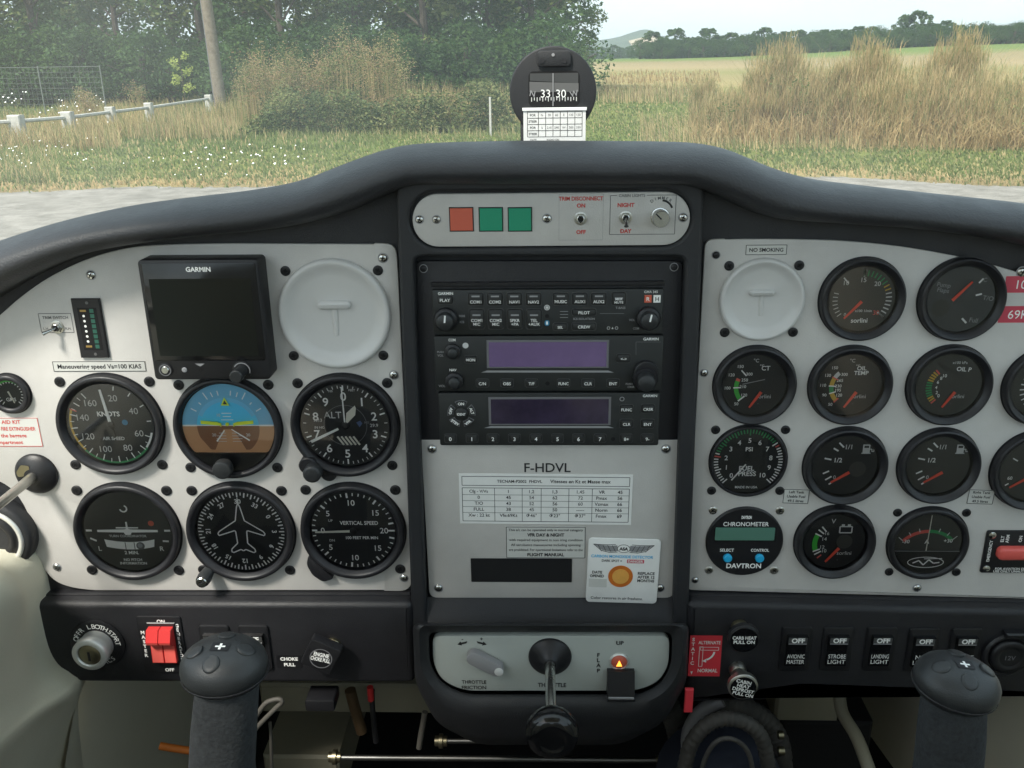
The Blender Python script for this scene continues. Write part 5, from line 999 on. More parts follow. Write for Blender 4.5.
# ------------------------------------------------------------------ control sticks
def stick(label, hx, hy, sx_top, sx_bot, lean, y=-0.20, tiltx=0.0):
    T = Thing('control_stick', label, 'control stick', hx, hy, y); k = T.k; mb = T.m()
    b = T.L(sx_bot, 768); prof = [(0, -8), (0, -30), (b[0]*0.5, b[1]*0.5-12), (b[0], b[1]), (b[0]*1.3, b[1]-120), (b[0]*1.6, b[1]-330)]
    rs = []
    for (u, v), (ru, rd) in zip(prof, ((24, 20), (31, 26), (32.5, 28), (33, 29), (33, 29), (26, 26))):
        rs.append([(u+ru*math.copysign(abs(math.cos(t))**0.8, math.cos(t)), v, rd*math.copysign(abs(math.sin(t))**0.8, math.sin(t))) for t in [2*math.pi*i/32 for i in range(32)]])
    mb.rings(rs, 'foam'); T.b(mb, 'foam_sleeve', angle=80)
    # head: flattened dome, leaning by tiltx
    def tr(u, v, d):
        c, s = math.cos(tiltx), math.sin(tiltx); u, v = u*c+v*s, -u*s+v*c
        c, s = math.cos(lean), math.sin(lean); return (u, v*c-d*s, v*s+d*c)
    prof = [(22, -24), (31, -23), (38.5, -18), (41.5, -11), (42.5, -8), (43, -4), (42.0, 2), (38.5, 8), (32, 13.5), (24, 17), (14, 19), (5, 19.6)]
    mb = T.m(); n = 48; mb.rings([[tr(r*math.cos(2*math.pi*i/n), v, r*0.86*math.sin(2*math.pi*i/n)) for i in range(n)] for r, v in prof], 'grip'); mb.rings([[tr(r*math.cos(2*math.pi*i/n), v, r*0.86*math.sin(2*math.pi*i/n)) for i in range(n)] for r, v in ((42.6, -12.2), (43.4, -11.6), (43.4, -10.6), (42.8, -10))], 'sub', False, False); HD = T.b(mb, 'head', angle=80)
    for bu, bd in ((-25, 4), (0, -19), (25, 0), (-3, 21)):
        mb = T.m(); h = 19.6-11.5*((math.hypot(bu, bd/0.86)/38.5)**2)
        sl_u, sl_d = -bu*0.018, -bd*0.02
        def bp(r, v): return [tr(bu+r*math.cos(t), h+v+sl_u*r*math.cos(t)+sl_d*r*math.sin(t), bd+r*0.95*math.sin(t)) for t in [2*math.pi*i/28 for i in range(28)]]
        mb.rings([bp(9.4, -3), bp(9.4, -0.3), bp(9.0, -0.1)], 'sub'); mb.rings([bp(8.6, -3), bp(8.6, 1.8), bp(7.8, 2.8), bp(5, 3.1)], 'grip'); T.b(mb, 'button', HD, angle=55)
    mb = T.m(); o = [tr(*p) for p in ((-9, 19.95, -5.5), (9, 19.95, -5.5), (9, 19.95, 6), (-9, 19.95, 6))]; mb.add(o, [(0, 1, 2, 3)], 'black')
    for x0, d0, x1, d1 in ((-1.2, -4, 1.2, 4.5), (-5, -0.8, 5, 1.2)): mb.add([tr(*p) for p in ((x0, 20.15, d0), (x1, 20.15, d0), (x1, 20.15, d1), (x0, 20.15, d1))], [(0, 1, 2, 3)], 'white')
    T.b(mb, 'trim_label', HD); return T
stick('left control stick with four buttons on its black dome and a dark foam sleeve', 223.5, 662, 220, 222, R(6))
stick('right control stick with four buttons on its tilted black dome and a dark foam sleeve', 958, 679, 955, 948, R(6), tiltx=R(9))

# ------------------------------------------------------------------ compass on the glareshield
T = Thing('magnetic_compass', 'round black magnetic compass standing on top of the glareshield with a white card', 'compass', 553, 92, 0.09, None, 0)
r = T.L(596.5, 92)[0]
mb = T.m(); body = circ(0, 0, r, 56); mb.prism(body, -26, 0, 'dash', 1.6, 3); mb.box(-33, -84, 33, -25, -22, -3, 'dash', 1); T.b(mb, 'housing', angle=50)
mb = T.m(); q = T.Rc(528.5, 71, 579.5, 106.5); mb.prism(rrect(*q, 5), -0.2, 0.6, 'deep'); u0, v0, u1, v1 = q
mb.sheet([(u0+1, v0+14), (u1-1, v0+14), (u1-1, v0+22), (u0+1, v0+24)], 0.8, 'ink_grey')
mb.sheet([(u0+1.5, v0+25), (u1-1.5, v0+22), (u1-1.5, v1-2), (u0+1.5, v1-2)], 0.8, 'dial_grey2')
for t, px in (('33', 545.5), ('30', 561)): mb.text(t, 7.6, T.L(px, 94)[0], T.L(px, 93.5)[1], 0.9, 'white', 0, 0.0)
mb.text('N', 5.5, T.L(532.5, 93)[0], T.L(532, 93.5)[1], 0.9, 'mid', 12); mb.text('W', 5.5, T.L(574, 93)[0], T.L(574, 93.5)[1], 0.9, 'mid', -12)
for i in range(17): x = u0+3+(u1-u0-6)*i/16; mb.line(x, v0+5+(1 if i % 2 else 0), x, v0+9, 0.8, 0.9, 'offwhite')
T.b(mb, 'card_window'); mb = T.m(); mb.box(-0.5, v0+0.5, 0.5, v1-2, 1.2, 1.8, 'mid'); T.b(mb, 'lubber_line')
mb = T.m(); q = T.Rc(537, 50.5, 571, 66.5); mb.prism(rrect(*q, 4), 0, 4, 'dash', 1, 2)
for s in (-1, 1): mb.lathe([(2.6, 4), (2.6, 4.8)], 'sub', s*11, (q[1]+q[3])/2-2, 14)
mb.lathe([(1.6, 4), (1.6, 5)], 'mid', 0, q[3]-4, 12); T.b(mb, 'light_bracket')
mb = T.m(); q = T.Rc(523.5, 108, 585.5, 148); mb.box(*q, 0.5, 2, 'paper'); mb.box(q[0]-1, q[3]-2.5, q[2]+1, q[3]+0.5, 0.5, 3.4, 'white', 0.4)
q2 = T.Rc(527.5, 111.5, 582, 136.5); 
for i in range(8): x = q2[0]+(0 if i == 0 else 11+(q2[2]-q2[0]-11)*(i-1)/6); mb.line(x, q2[1], x, q2[3], 0.6, 2.2, 'ink_grey')
for i in range(5): y = q2[1]+(q2[3]-q2[1])*i/4; mb.line(q2[0], y, q2[2], y, 0.6, 2.2, 'ink_grey')
for i, s in enumerate(('FOR', 'STEER', 'FOR', 'STEER')): mb.text(s, 2.2, q2[0]+5.5, q2[3]-3.2-i*(q2[3]-q2[1])/4, 2.2, 'ink_grey', 0, 0.02, 9)
for i in range(6):
    for j, s in enumerate((('N', '30', '60', 'E', '120', '150'), None, ('S', '210', '240', 'W', '300', '330'))):
        if s: mb.text(s[i], 2.2, q2[0]+11+(q2[2]-q2[0]-11)*(i+0.5)/6, q2[3]-3.2-j*(q2[3]-q2[1])/4, 2.2, 'ink_grey', 0, 0.0, 6)
mb.text('DATE', 1.8, q2[0]+6, q2[1]-3, 2.2, 'ink_grey'); mb.text('RADIO ON', 1.8, 0, q2[1]-3, 2.2, 'ink_grey'); T.b(mb, 'correction_card')
# ------------------------------------------------------------------ outside
def sm(a, b, x): t = max(0.0, min(1.0, (x-a)/(b-a))); return t*t*(3-2*t)
def terr(x, y): return sm(130, 330, y)*(1.3+3.2*sm(40, 150, x))
def groundmat():
    m = bpy.data.materials.new('ground'); m.use_nodes = True; nt = m.node_tree; b = nt.nodes['Principled BSDF']; b.inputs['Roughness'].default_value = 0.95; b.inputs['Specular IOR Level'].default_value = 0.1
    tc = nt.nodes.new('ShaderNodeTexCoord'); sx = nt.nodes.new('ShaderNodeSeparateXYZ'); nt.links.new(tc.outputs['Object'], sx.inputs[0])
    n = nt.nodes.new('ShaderNodeTexNoise'); n.inputs['Scale'].default_value = 0.16; n.inputs['Detail'].default_value = 9; n.inputs['Roughness'].default_value = 0.65; nt.links.new(tc.outputs['Object'], n.inputs['Vector'])
    l = nt.nodes.new('ShaderNodeMath'); l.operation = 'LOGARITHM'; l.inputs[1].default_value = 10
    mx = nt.nodes.new('ShaderNodeMath'); mx.operation = 'MAXIMUM'; mx.inputs[1].default_value = 1.0; nt.links.new(sx.outputs['Y'], mx.inputs[0]); nt.links.new(mx.outputs[0], l.inputs[0])
    a = nt.nodes.new('ShaderNodeMath'); a.operation = 'MULTIPLY_ADD'; a.inputs[1].default_value = 0.16; nt.links.new(n.outputs['Fac'], a.inputs[0]); nt.links.new(l.outputs[0], a.inputs[2])
    mr = nt.nodes.new('ShaderNodeMapRange'); mr.inputs[1].default_value = 1.0; mr.inputs[2].default_value = 3.0; nt.links.new(a.outputs[0], mr.inputs[0])
    r = nt.nodes.new('ShaderNodeValToRGB'); nt.links.new(mr.outputs[0], r.inputs[0])
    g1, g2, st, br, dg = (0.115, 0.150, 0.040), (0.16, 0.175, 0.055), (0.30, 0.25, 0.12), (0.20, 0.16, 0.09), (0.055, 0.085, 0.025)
    # distance d (m) -> (log10 d + .08 - 1)/2
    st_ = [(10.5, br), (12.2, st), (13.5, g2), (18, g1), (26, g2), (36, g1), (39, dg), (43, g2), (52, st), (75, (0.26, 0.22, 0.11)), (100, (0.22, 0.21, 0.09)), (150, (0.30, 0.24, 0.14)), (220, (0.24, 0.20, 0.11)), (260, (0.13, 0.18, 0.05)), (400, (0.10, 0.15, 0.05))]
    e = r.color_ramp.elements
    for i, (d, c) in enumerate(st_):
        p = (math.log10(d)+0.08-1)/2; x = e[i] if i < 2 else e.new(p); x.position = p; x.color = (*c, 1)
    n2 = nt.nodes.new('ShaderNodeTexNoise'); n2.inputs['Scale'].default_value = 2.2; n2.inputs['Detail'].default_value = 8; n2.inputs['Roughness'].default_value = 0.75; nt.links.new(tc.outputs['Object'], n2.inputs['Vector'])
    r2 = nt.nodes.new('ShaderNodeValToRGB'); r2.color_ramp.elements[0].position = 0.35; r2.color_ramp.elements[1].position = 0.68; r2.color_ramp.elements[0].color = (0.72, 0.78, 0.7, 1); r2.color_ramp.elements[1].color = (1.25, 1.15, 1.1, 1)
    nt.links.new(n2.outputs['Fac'], r2.inputs[0]); mm = nt.nodes.new('ShaderNodeMixRGB'); mm.blend_type = 'MULTIPLY'; mm.inputs[0].default_value = 1; nt.links.new(r.outputs[0], mm.inputs[1]); nt.links.new(r2.outputs[0], mm.inputs[2]); nt.links.new(mm.outputs[0], b.inputs['Base Color'])
    bp = nt.nodes.new('ShaderNodeBump'); bp.inputs['Distance'].default_value = 0.06; bp.inputs['Strength'].default_value = 0.8; nt.links.new(n2.outputs['Fac'], bp.inputs['Height']); nt.links.new(bp.outputs[0], b.inputs['Normal']); M['ground'] = m
groundmat()
def simple(name, c1, c2, scale, rough=0.9, detail=6, trans=0.0, bump=0.0, p0=0.35, p1=0.68, spec=0.2):
    m = bpy.data.materials.new(name); m.use_nodes = True; nt = m.node_tree; b = nt.nodes['Principled BSDF']; b.inputs['Roughness'].default_value = rough; b.inputs['Specular IOR Level'].default_value = spec
    tc = nt.nodes.new('ShaderNodeTexCoord'); n = nt.nodes.new('ShaderNodeTexNoise'); n.inputs['Scale'].default_value = scale; n.inputs['Detail'].default_value = detail; n.inputs['Roughness'].default_value = 0.7
    nt.links.new(tc.outputs['Object'], n.inputs['Vector']); r = nt.nodes.new('ShaderNodeValToRGB'); r.color_ramp.elements[0].position = p0; r.color_ramp.elements[1].position = p1
    r.color_ramp.elements[0].color = (*c1, 1); r.color_ramp.elements[1].color = (*c2, 1); nt.links.new(n.outputs['Fac'], r.inputs[0]); nt.links.new(r.outputs[0], b.inputs['Base Color'])
    if trans:
        t = nt.nodes.new('ShaderNodeBsdfTranslucent'); nt.links.new(r.outputs[0], t.inputs[0]); ms = nt.nodes.new('ShaderNodeMixShader'); ms.inputs[0].default_value = trans
        nt.links.new(b.outputs[0], ms.inputs[1]); nt.links.new(t.outputs[0], ms.inputs[2]); nt.links.new(ms.outputs[0], nt.nodes['Material Output'].inputs[0])
    if bump: bp = nt.nodes.new('ShaderNodeBump'); bp.inputs['Distance'].default_value = bump; nt.links.new(n.outputs['Fac'], bp.inputs['Height']); nt.links.new(bp.outputs[0], b.inputs['Normal'])
    M[name] = m
simple('tarmac', (0.15, 0.14, 0.12), (0.30, 0.28, 0.25), 3.0, 0.9, 12, bump=0.01)
simple('leafA', (0.034, 0.075, 0.022), (0.072, 0.135, 0.038), 0.5, 0.6, 4, 0.4)
simple('leafB', (0.050, 0.098, 0.026), (0.105, 0.175, 0.048), 0.6, 0.6, 4, 0.45)
simple('leafC', (0.080, 0.115, 0.035), (0.16, 0.19, 0.06), 0.7, 0.6, 4, 0.35)
simple('bramble', (0.035, 0.060, 0.022), (0.11, 0.14, 0.045), 2.5, 0.6, 4, 0.25)
simple('sapling', (0.30, 0.38, 0.08), (0.50, 0.55, 0.18), 3, 0.6, 3, 0.4)
simple('grassA', (0.12, 0.165, 0.05), (0.20, 0.25, 0.085), 0.5, 0.8, 5, 0.45)
simple('grassB', (0.19, 0.215, 0.08), (0.31, 0.31, 0.14), 0.5, 0.8, 5, 0.45)
simple('straw', (0.46, 0.34, 0.17), (0.70, 0.55, 0.31), 0.8, 0.8, 5, 0.55)
simple('strawdark', (0.22, 0.155, 0.08), (0.36, 0.27, 0.15), 0.8, 0.85, 5, 0.35)
simple('seed', (0.24, 0.15, 0.08), (0.48, 0.34, 0.20), 3, 0.9, 5, 0.3)
simple('bark', (0.05, 0.04, 0.03), (0.12, 0.10, 0.08), 4, 0.95, 8, bump=0.02)
simple('polewood', (0.12, 0.10, 0.075), (0.22, 0.19, 0.15), 6, 0.9, 8, bump=0.01)
simple('concrete', (0.32, 0.315, 0.29), (0.52, 0.51, 0.47), 8, 0.9, 8, bump=0.01)
simple('hill', (0.035, 0.06, 0.035), (0.08, 0.11, 0.06), 0.012, 0.95, 8)
simple('hillfield', (0.30, 0.24, 0.15), (0.42, 0.35, 0.24), 0.02, 0.95, 5)

def gridmesh(xs, ys, zf, mt, name):
    mb = MB(); vs = [(x, zf(x, y), -y) for y in ys for x in xs]; n = len(xs)
    mb.add(vs, [(j*n+i, j*n+i+1, (j+1)*n+i+1, (j+1)*n+i) for j in range(len(ys)-1) for i in range(n-1)], mt); return mb.build(name, angle=80)
xsg = [-4000, -1500, -600, -300, -150, -80, -40, -20, -10, 0, 10, 20, 40, 60, 80, 100, 120, 150, 200, 300, 450, 700, 1500, 4000]
ysg = [-4000, -500, -100, -30, 0, 10, 20, 40, 80, 120, 150, 180, 210, 240, 270, 300, 340, 500, 900, 1600, 3000, 6000]
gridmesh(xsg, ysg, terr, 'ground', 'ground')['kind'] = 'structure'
# tarmac apron with a crumbling edge
edge = [(v.x, v.y) for v in crom([(G(*q).x, G(*q).y) for q in [(-700, 196), (-200, 193), (0, 191.5), (150, 188), (250, 186), (400, 183), (600, 180), (800, 178), (900, 180.5), (1024, 186.5), (1300, 196), (1900, 204)]], 26)]
edge = [(x, y+random.uniform(-0.08, 0.08)+0.12*math.sin(x*2.1)) for x, y in edge]
mb = MB(); vs = [(x, 0.004, -y) for x, y in edge]+[(x, 0.004, 30) for x, y in edge]; n = len(edge); mb.add(vs, [(i, i+1, n+i+1, n+i) for i in range(n-1)], 'tarmac'); mb.build('tarmac')['kind'] = 'structure'
def edgey(x):
    for a, b in zip(edge, edge[1:]):
        if a[0] <= x <= b[0]: return a[1]+(b[1]-a[1])*(x-a[0])/(b[0]-a[0]+1e-9)
    return 11.0
# far hill
mb = MB(); Yh = 1900
prof = [(470, 58), (520, 50), (560, 44), (600, 40), (618, 37), (632, 32.5), (645, 29.5), (656, 32), (664, 37), (690, 42), (760, 47), (850, 50), (960, 52), (1100, 50)]
pf = [(v.x, v.y) for v in crom(prof, 6)]; rr = []
for k, (dy, f) in enumerate(((-420, 0.0), (-250, 0.35), (-120, 0.72), (0, 1.0), (160, 0.9), (500, 0.0))):
    rr.append([(P(x, y, Yh).x, -3+(P(x, y, Yh).z+3)*f, -(Yh+dy)) for x, y in pf])
mb.rings(rr, 'hill', False, False, closed=False); o = mb.build('hill', angle=80); o['kind'] = 'structure'
i0 = mb  # pale stubble field on the hillside
a = [pf.index(min(pf, key=lambda q: abs(q[0]-x))) for x in (622, 666)]
m2 = MB(); q = []
for k in (1, 2): q.append([(x, z+1.2, d+1.2) for x, z, d in rr[k][a[0]:a[1]+1]])
q[1] = [((x0*0.4+x1*0.6), z0*0.4+z1*0.6, d0*0.4+d1*0.6) for (x0, z0, d0), (x1, z1, d1) in zip(q[0], q[1])]; q.append([(x, z+1.2, d+1.2) for x, z, d in rr[2][a[0]:a[1]+1]])
m2.rings(q, 'hillfield', False, False, closed=False); o = m2.build('hill_field'); o['kind'] = 'structure'

def leafquads(mb, c, rad, n, s, mt, squash=0.8, rng=random):
    vs = []; fs = []
    for _ in range(n):
        while True:
            v = Vector((rng.uniform(-1, 1), rng.uniform(-1, 1), rng.uniform(-1, 1)))
            if 0.05 < v.length < 1: break
        v = v.normalized()*(v.length**0.45)*rad; v.z *= squash
        p = Vector(c)+v; a = Vector((rng.gauss(0, 1), rng.gauss(0, 1), rng.gauss(0, .6))).normalized(); b = a.cross(Vector((rng.gauss(0, 1), rng.gauss(0, 1), rng.gauss(0, 1)))).normalized()
        l = s*rng.uniform(0.6, 1.3); w = l*0.5; i = len(vs)
        for q in (p-a*l*0.5, p+b*w*0.5, p+a*l*0.5, p-b*w*0.5): vs.append((q.x, q.z, -q.y))
        fs.append((i, i+1, i+2, i+3))
    mb.add(vs, fs, mt)
def wtube(mb, pts, rad, mt, seg=8): mb.tube([(p[0], p[2], -p[1]) for p in pts], rad, mt, seg)
def tree_mesh(seed, H=9.0, W=3.0, low=0.4, nc=120, nl=80, ls=0.24, mats_=('leafA', 'leafA', 'leafB', 'leafC')):
    rg = random.Random(seed); tb = MB(); lean = rg.uniform(-0.4, 0.4)
    wtube(tb, [(0, 0, -0.2), (0.05, 0, 1.2), (lean*0.4, 0.1, H*0.4), (lean, 0, H*0.75)], [0.26, 0.2, 0.14, 0.05], 'bark'); cb = MB()
    for i in range(nc):
        z = low+(H-low)*rg.random()**(0.8 if nl > 40 else 1.15); f = (z-low)/(H-low); wr = W*(0.55+0.45*math.sin(min(1, f*1.5+0.12)*math.pi*0.5))*(1-max(0, f-0.55)**1.6*2.6)
        a = rg.uniform(0, 6.283); r = wr*rg.random()**0.45; c = (r*math.cos(a)+lean*f, r*math.sin(a), z)
        leafquads(cb, c, rg.uniform(0.4, 0.85), nl, ls, rg.choice(mats_), 0.75, rg)
        if i % 6 == 0: wtube(tb, [(lean*f*0.5, 0, max(0.8, z-1.2)), ((c[0])*0.5, c[1]*0.5, z-0.4), c], [0.06, 0.04, 0.015], 'bark', 6)
    return tb, cb
def freetree(name, label, tb, cb, loc, s=1.0, rz=0, group=None, cat='tree', sz=None):
    r = bpy.data.objects.new(name, None); COL.objects.link(r); r.location = loc; r.rotation_euler = (0, 0, rz); r.scale = (s, s, sz or s); tag(r, label, cat, group)
    tb.build('trunk', r) if isinstance(tb, MB) else None; cb.build('crown', r, smooth=False); return r
def dup(root, loc, rz, s, label=None, sz=None):
    c = root.copy(); COL.objects.link(c); c.location = loc; c.rotation_euler = (0, 0, rz); c.scale = (s, s, sz or s)
    if label: c['label'] = label
    for ch in list(root.children): d = ch.copy(); COL.objects.link(d); d.parent = c
    return c
protos = []
first = [(-45, 41), (40, 39), (205, 42)]
GL = 'dense leafy tree in the dark green wood beyond the fence and weeds'
for i, (px, y) in enumerate(first):
    tb, cb = tree_mesh(11+i); x = P(px, 60, y).x
    protos.append(freetree('leafy_tree', GL, tb, cb, (x, y, 0), 1.0, i, 'trees of the dark wood'))
rgt = random.Random(3)
for j, (px, y, s) in enumerate([(122, 45, .9), (285, 40, 1), (355, 42, 1), (425, 40, 1.0), (492, 41, 1.05), (532, 41, 1.0), (0, 49, 1), (75, 50, .95), (175, 53, .9), (250, 50, 1.1), (320, 49, 1.1), (390, 50, 1.1), (460, 49, 1.1), (530, 50, 1.1), (556, 48, .8), (30, 57, 1.2), (110, 58, 1.25), (215, 58, 1.2), (300, 59, 1.3), (370, 58, 1.2), (440, 57, 1.2), (505, 58, 1.2), (-120, 42, 1), (-110, 52, 1.1)]):
    dup(protos[j % 3], (P(px, 60, y).x, y, 0), rgt.uniform(0, 6), s, 'tree at the right end of the dark wood, its ragged edge against the sky' if px == 556 else ('slimmer front tree of the dark wood below the bright gap in the leaves' if px == 122 else None), s*rgt.uniform(0.9, 1.15))
# shrubs at the foot of the wood
bt, bc = tree_mesh(40, 2.6, 1.9, 0.1, 46, 80, 0.17, ('leafA', 'leafB'))
px0 = -30; b0 = freetree('woodland_shrub', 'low dark shrub at the foot of the wood', bt, bc, (P(-30, 80, 35.5).x, 35.5, 0), 1, 0, 'shrubs at the foot of the wood', 'shrub')
for i, px in enumerate(range(15, 562, 30)): dup(b0, (P(px, 80, 36).x, 36+rgt.uniform(-.8, 1.5), 0), rgt.uniform(0, 6), rgt.uniform(0.75, 1.05))
# far trees
ft, fc = tree_mesh(50, 8.6, 4.6, 0.0, 120, 34, 0.75, ('leafA', 'leafB')); 
far = []
for px, y, s in [(q, 310, rgt.uniform(0.8, 1.15)) for q in range(652, 800, 11)]: far.append((px, y, s))
for px in (801, 812, 823, 834, 846, 857, 868, 879, 890, 903, 914, 922, 930, 942, 955, 968, 980, 992, 1004, 1016, 1030): far.append((px, 330, rgt.uniform(0.7, 1.0)*(1.2 if px in (903, 914, 930) else (1.12 if px in (846, 857) else 1))))
f0 = None
for px, y, s in far:
    x = P(px, 60, y).x; z = terr(x, y)-0.4
    if f0 is None: f0 = freetree('far_tree', 'small distant tree in the line along the far edge of the field', ft, fc, (x, y, z), s, 0, 'distant tree line')
    else: dup(f0, (x, y, z), rgt.uniform(0, 6), s, None, s*rgt.uniform(0.75, 1.1))
for px in range(586, 656, 7):
    y = 620+rgt.uniform(-60, 90); dup(f0, (P(px, 60, y).x, y, 0), rgt.uniform(0, 6), rgt.uniform(0.9, 1.25), 'tiny bluish tree below the distant hill, right of the dark wood')

for px in range(640, 1040, 7):
    y = 305+rgt.uniform(-4, 4); x = P(px, 60, y).x; dup(b0, (x, y, terr(x, y)-.3), rgt.uniform(0, 6), rgt.uniform(1.7, 2.4), 'low bushy growth filling the foot of the distant tree line')['group'] = 'bushes under the distant tree line'
# blades
def blades(mb, pts, mt):
    vs = []; fs = []
    for x, y, z, h, w, bend, az in pts:
        i = len(vs); ca, sa = math.cos(az), math.sin(az); bx, by = bend*math.cos(az+1.3), bend*math.sin(az+1.3)
        vs += [(x-ca*w, z, -(y-sa*w)), (x+ca*w, z, -(y+sa*w)), (x+bx*0.3+ca*w*.8, z+h*0.6, -(y+by*0.3+sa*w*.8)), (x+bx*0.3-ca*w*.8, z+h*0.6, -(y+by*0.3-sa*w*.8)), (x+bx, z+h, -(y+by))]
        fs += [(i, i+1, i+2, i+3), (i+3, i+2, i+4)]
    mb.add(vs, fs, mt)
rg = random.Random(5); sets = {'grassA': [], 'grassB': [], 'straw': []}
for _ in range(70000):
    y = 10.5*(38/10.5)**(rg.random()**1.25); x = rg.uniform(-0.68, 0.62)*(y+1)
    if y < edgey(x)+rg.uniform(-0.15, 0.35): continue
    t = 0.5+0.5*math.sin(x*0.7+1.3*math.sin(y*0.5))*math.cos(y*0.9+x*0.3); e = y-edgey(x)
    k = rg.random(); pst = 0.55 if e < 0.7 else (0.05+0.12*t); mt = 'straw' if k < pst else ('grassB' if k < pst+0.35 else 'grassA')
    h = rg.uniform(0.025, 0.065)*(1.6 if x < -3 and y > 16 else 1)*(0.8+y/40); sets[mt].append((x, y, 0, h, 0.006+0.0006*y, rg.uniform(0, 0.06), rg.uniform(0, 3.14)))
mb = MB()
for k, v in sets.items(): blades(mb, v, k)
tag(mb.build('grass', smooth=False), kind='stuff')
# taller unmown grass along the fence and field edge
mb = MB(); sets = {'grassA': [], 'grassB': [], 'straw': [], 'strawdark': []}
def tallpatch(pxa, pxb, pya, pyb, n, hmin, hmax, mix, wd=0.007):
    for _ in range(n):
        g = G(rg.uniform(pxa, pxb), rg.uniform(pya, pyb)); k = rg.random(); acc = 0
        for mt, p in mix:
            acc += p
            if k < acc: sets[mt].append((g.x+rg.gauss(0, .05), g.y, 0, rg.uniform(hmin, hmax), wd, rg.uniform(0.0, 0.22), rg.uniform(0, 3.14))); break
tallpatch(-60, 60, 140, 186, 3200, .08, .24, [('grassB', .45), ('grassA', .3), ('straw', .25)])
tallpatch(-60, 120, 122, 152, 4600, .15, .48, [('straw', .5), ('grassB', .3), ('strawdark', .2)])
tallpatch(60, 240, 108, 142, 6200, .15, .50, [('straw', .45), ('grassB', .35), ('strawdark', .2)])
tallpatch(-60, 240, 93, 104, 2200, .15, .45, [('grassB', .55), ('straw', .2), ('grassA', .25)], .012)
tallpatch(600, 700, 88, 104, 1800, .2, .5, [('straw', .5), ('grassB', .3), ('strawdark', .2)], .014)
tallpatch(600, 720, 72, 84, 900, .2, .5, [('straw', .5), ('strawdark', .5)], .03)
tallpatch(640, 1060, 120, 152, 5200, .10, .34, [('straw', .55), ('grassB', .3), ('strawdark', .15)])
tallpatch(215, 520, 122, 141, 2400, .08, .25, [('grassA', .4), ('grassB', .4), ('straw', .2)])
for k, v in sets.items(): blades(mb, v, k)
tag(mb.build('unmown_grass', smooth=False), kind='stuff')
# flowers
mb = MB(); vs = []
def flowers(pxa, pxb, pya, pyb, n, hz, r):
    for _ in range(n):
        g = G(rg.uniform(pxa, pxb), rg.uniform(pya, pyb)); z = rg.uniform(*hz); rr_ = r*rg.uniform(.6, 1.2); t = rg.uniform(-.5, .5)
        mb.add([(g.x+rr_*math.cos(k*1.047), z+rr_*0.6*math.sin(k*1.047), -(g.y+rr_*0.7*math.sin(k*1.047+t))) for k in range(6)], [tuple(range(6))], 'white')
        mb.add([(g.x-.004, 0, -g.y), (g.x+.004, 0, -g.y), (g.x, z, -g.y)], [(0, 1, 2)], 'grassB')
flowers(-40, 100, 146, 182, 60, (.12, .24), .012); flowers(185, 305, 152, 174, 34, (.08, .16), .016); flowers(-20, 30, 100, 118, 45, (.4, .75), .03); flowers(40, 110, 108, 135, 35, (.2, .5), .025); flowers(100, 300, 165, 186, 12, (.08, .14), .013)
tag(mb.build('wildflowers', smooth=False), kind='stuff')

# tall plants
def clump(name, label, px, pbase, ptop, spread, n, mix, group=None, cat='plant', seedheads=0, leafy=0, bendy=0.35, w=0.006, bush=0):
    g = G(px, pbase); top = P(px, ptop, g.y).z; mb = MB(); S = {}; sh = []
    for _ in range(n):
        a = rg.uniform(0, 6.283); r = spread*math.sqrt(rg.random()); x, y = r*math.cos(a), r*0.6*math.sin(a); h = top*(rg.uniform(0.7, 1.0) if rg.random() < .5 and cat != 'grass clump' else rg.uniform(0.35, .85))*(1-0.35*(r/spread)**2)
        k = rg.random(); acc = 0
        for mt, p in mix:
            acc += p
            if k < acc: S.setdefault(mt, []).append((x, y, -0.02, h, w*rg.uniform(.6, 1.3), bendy*h*rg.uniform(0.1, 1), rg.uniform(0, 6.28))); break
        if seedheads and rg.random() < seedheads: sh.append((x+rg.gauss(0, .05), y, h))
    if cat == 'bush':
        for _ in range(int(260*spread)):
            a = rg.uniform(0, 6.283); S.setdefault('straw', []).append((spread*1.1*rg.uniform(-1, 1), -spread*.55+rg.uniform(-.2, .3), 0, top*rg.uniform(.2, .5), w*1.3, rg.uniform(.3, .9), a))
    for k, v in S.items(): blades(mb, v, k)
    o = bpy.data.objects.new(name, None); COL.objects.link(o); o.location = (g.x, g.y, 0); tag(o, label, cat, group); mb.build('stems', o, smooth=False)
    if sh:
        mb = MB()
        if cat == 'bush':
            pb = {'straw': [], 'grassB': []}
            for x, y, h in sh:
                for q in range(26): pb['grassB' if q % 3 == 0 else 'straw'].append((x+rg.gauss(0, .05), y+rg.gauss(0, .05), h*rg.uniform(.72, .98), rg.uniform(.10, .24), .004, rg.uniform(.02, .14), rg.uniform(0, 6.28)))
            for k, v in pb.items(): blades(mb, v, k)
        for x, y, h in (sh if cat != 'bush' else []):
            for q in range(5):
                leafquads(mb, (x+rg.gauss(0, .07), y+rg.gauss(0, .07), h*(1-.07*q)), 0.10+0.025*q, 14, 0.038, rg.choice(('seed', 'straw', 'grassB', 'grassB')), 1.3, rg)
        mb.build('seed_heads', o, smooth=False)
    if leafy:
        mb = MB()
        for _ in range(leafy): leafquads(mb, (rg.gauss(0, spread*.5), rg.gauss(0, spread*.35), top*rg.uniform(.1, .7)), .2, 22, .07, rg.choice(('grassB', 'leafC', 'grassA')), .8, rg)
        mb.build('leaves', o, smooth=False)
    return o
mixd = [('grassB', .35), ('straw', .35), ('strawdark', .3)]
mixw = [('grassB', .45), ('straw', .4), ('strawdark', .15)]
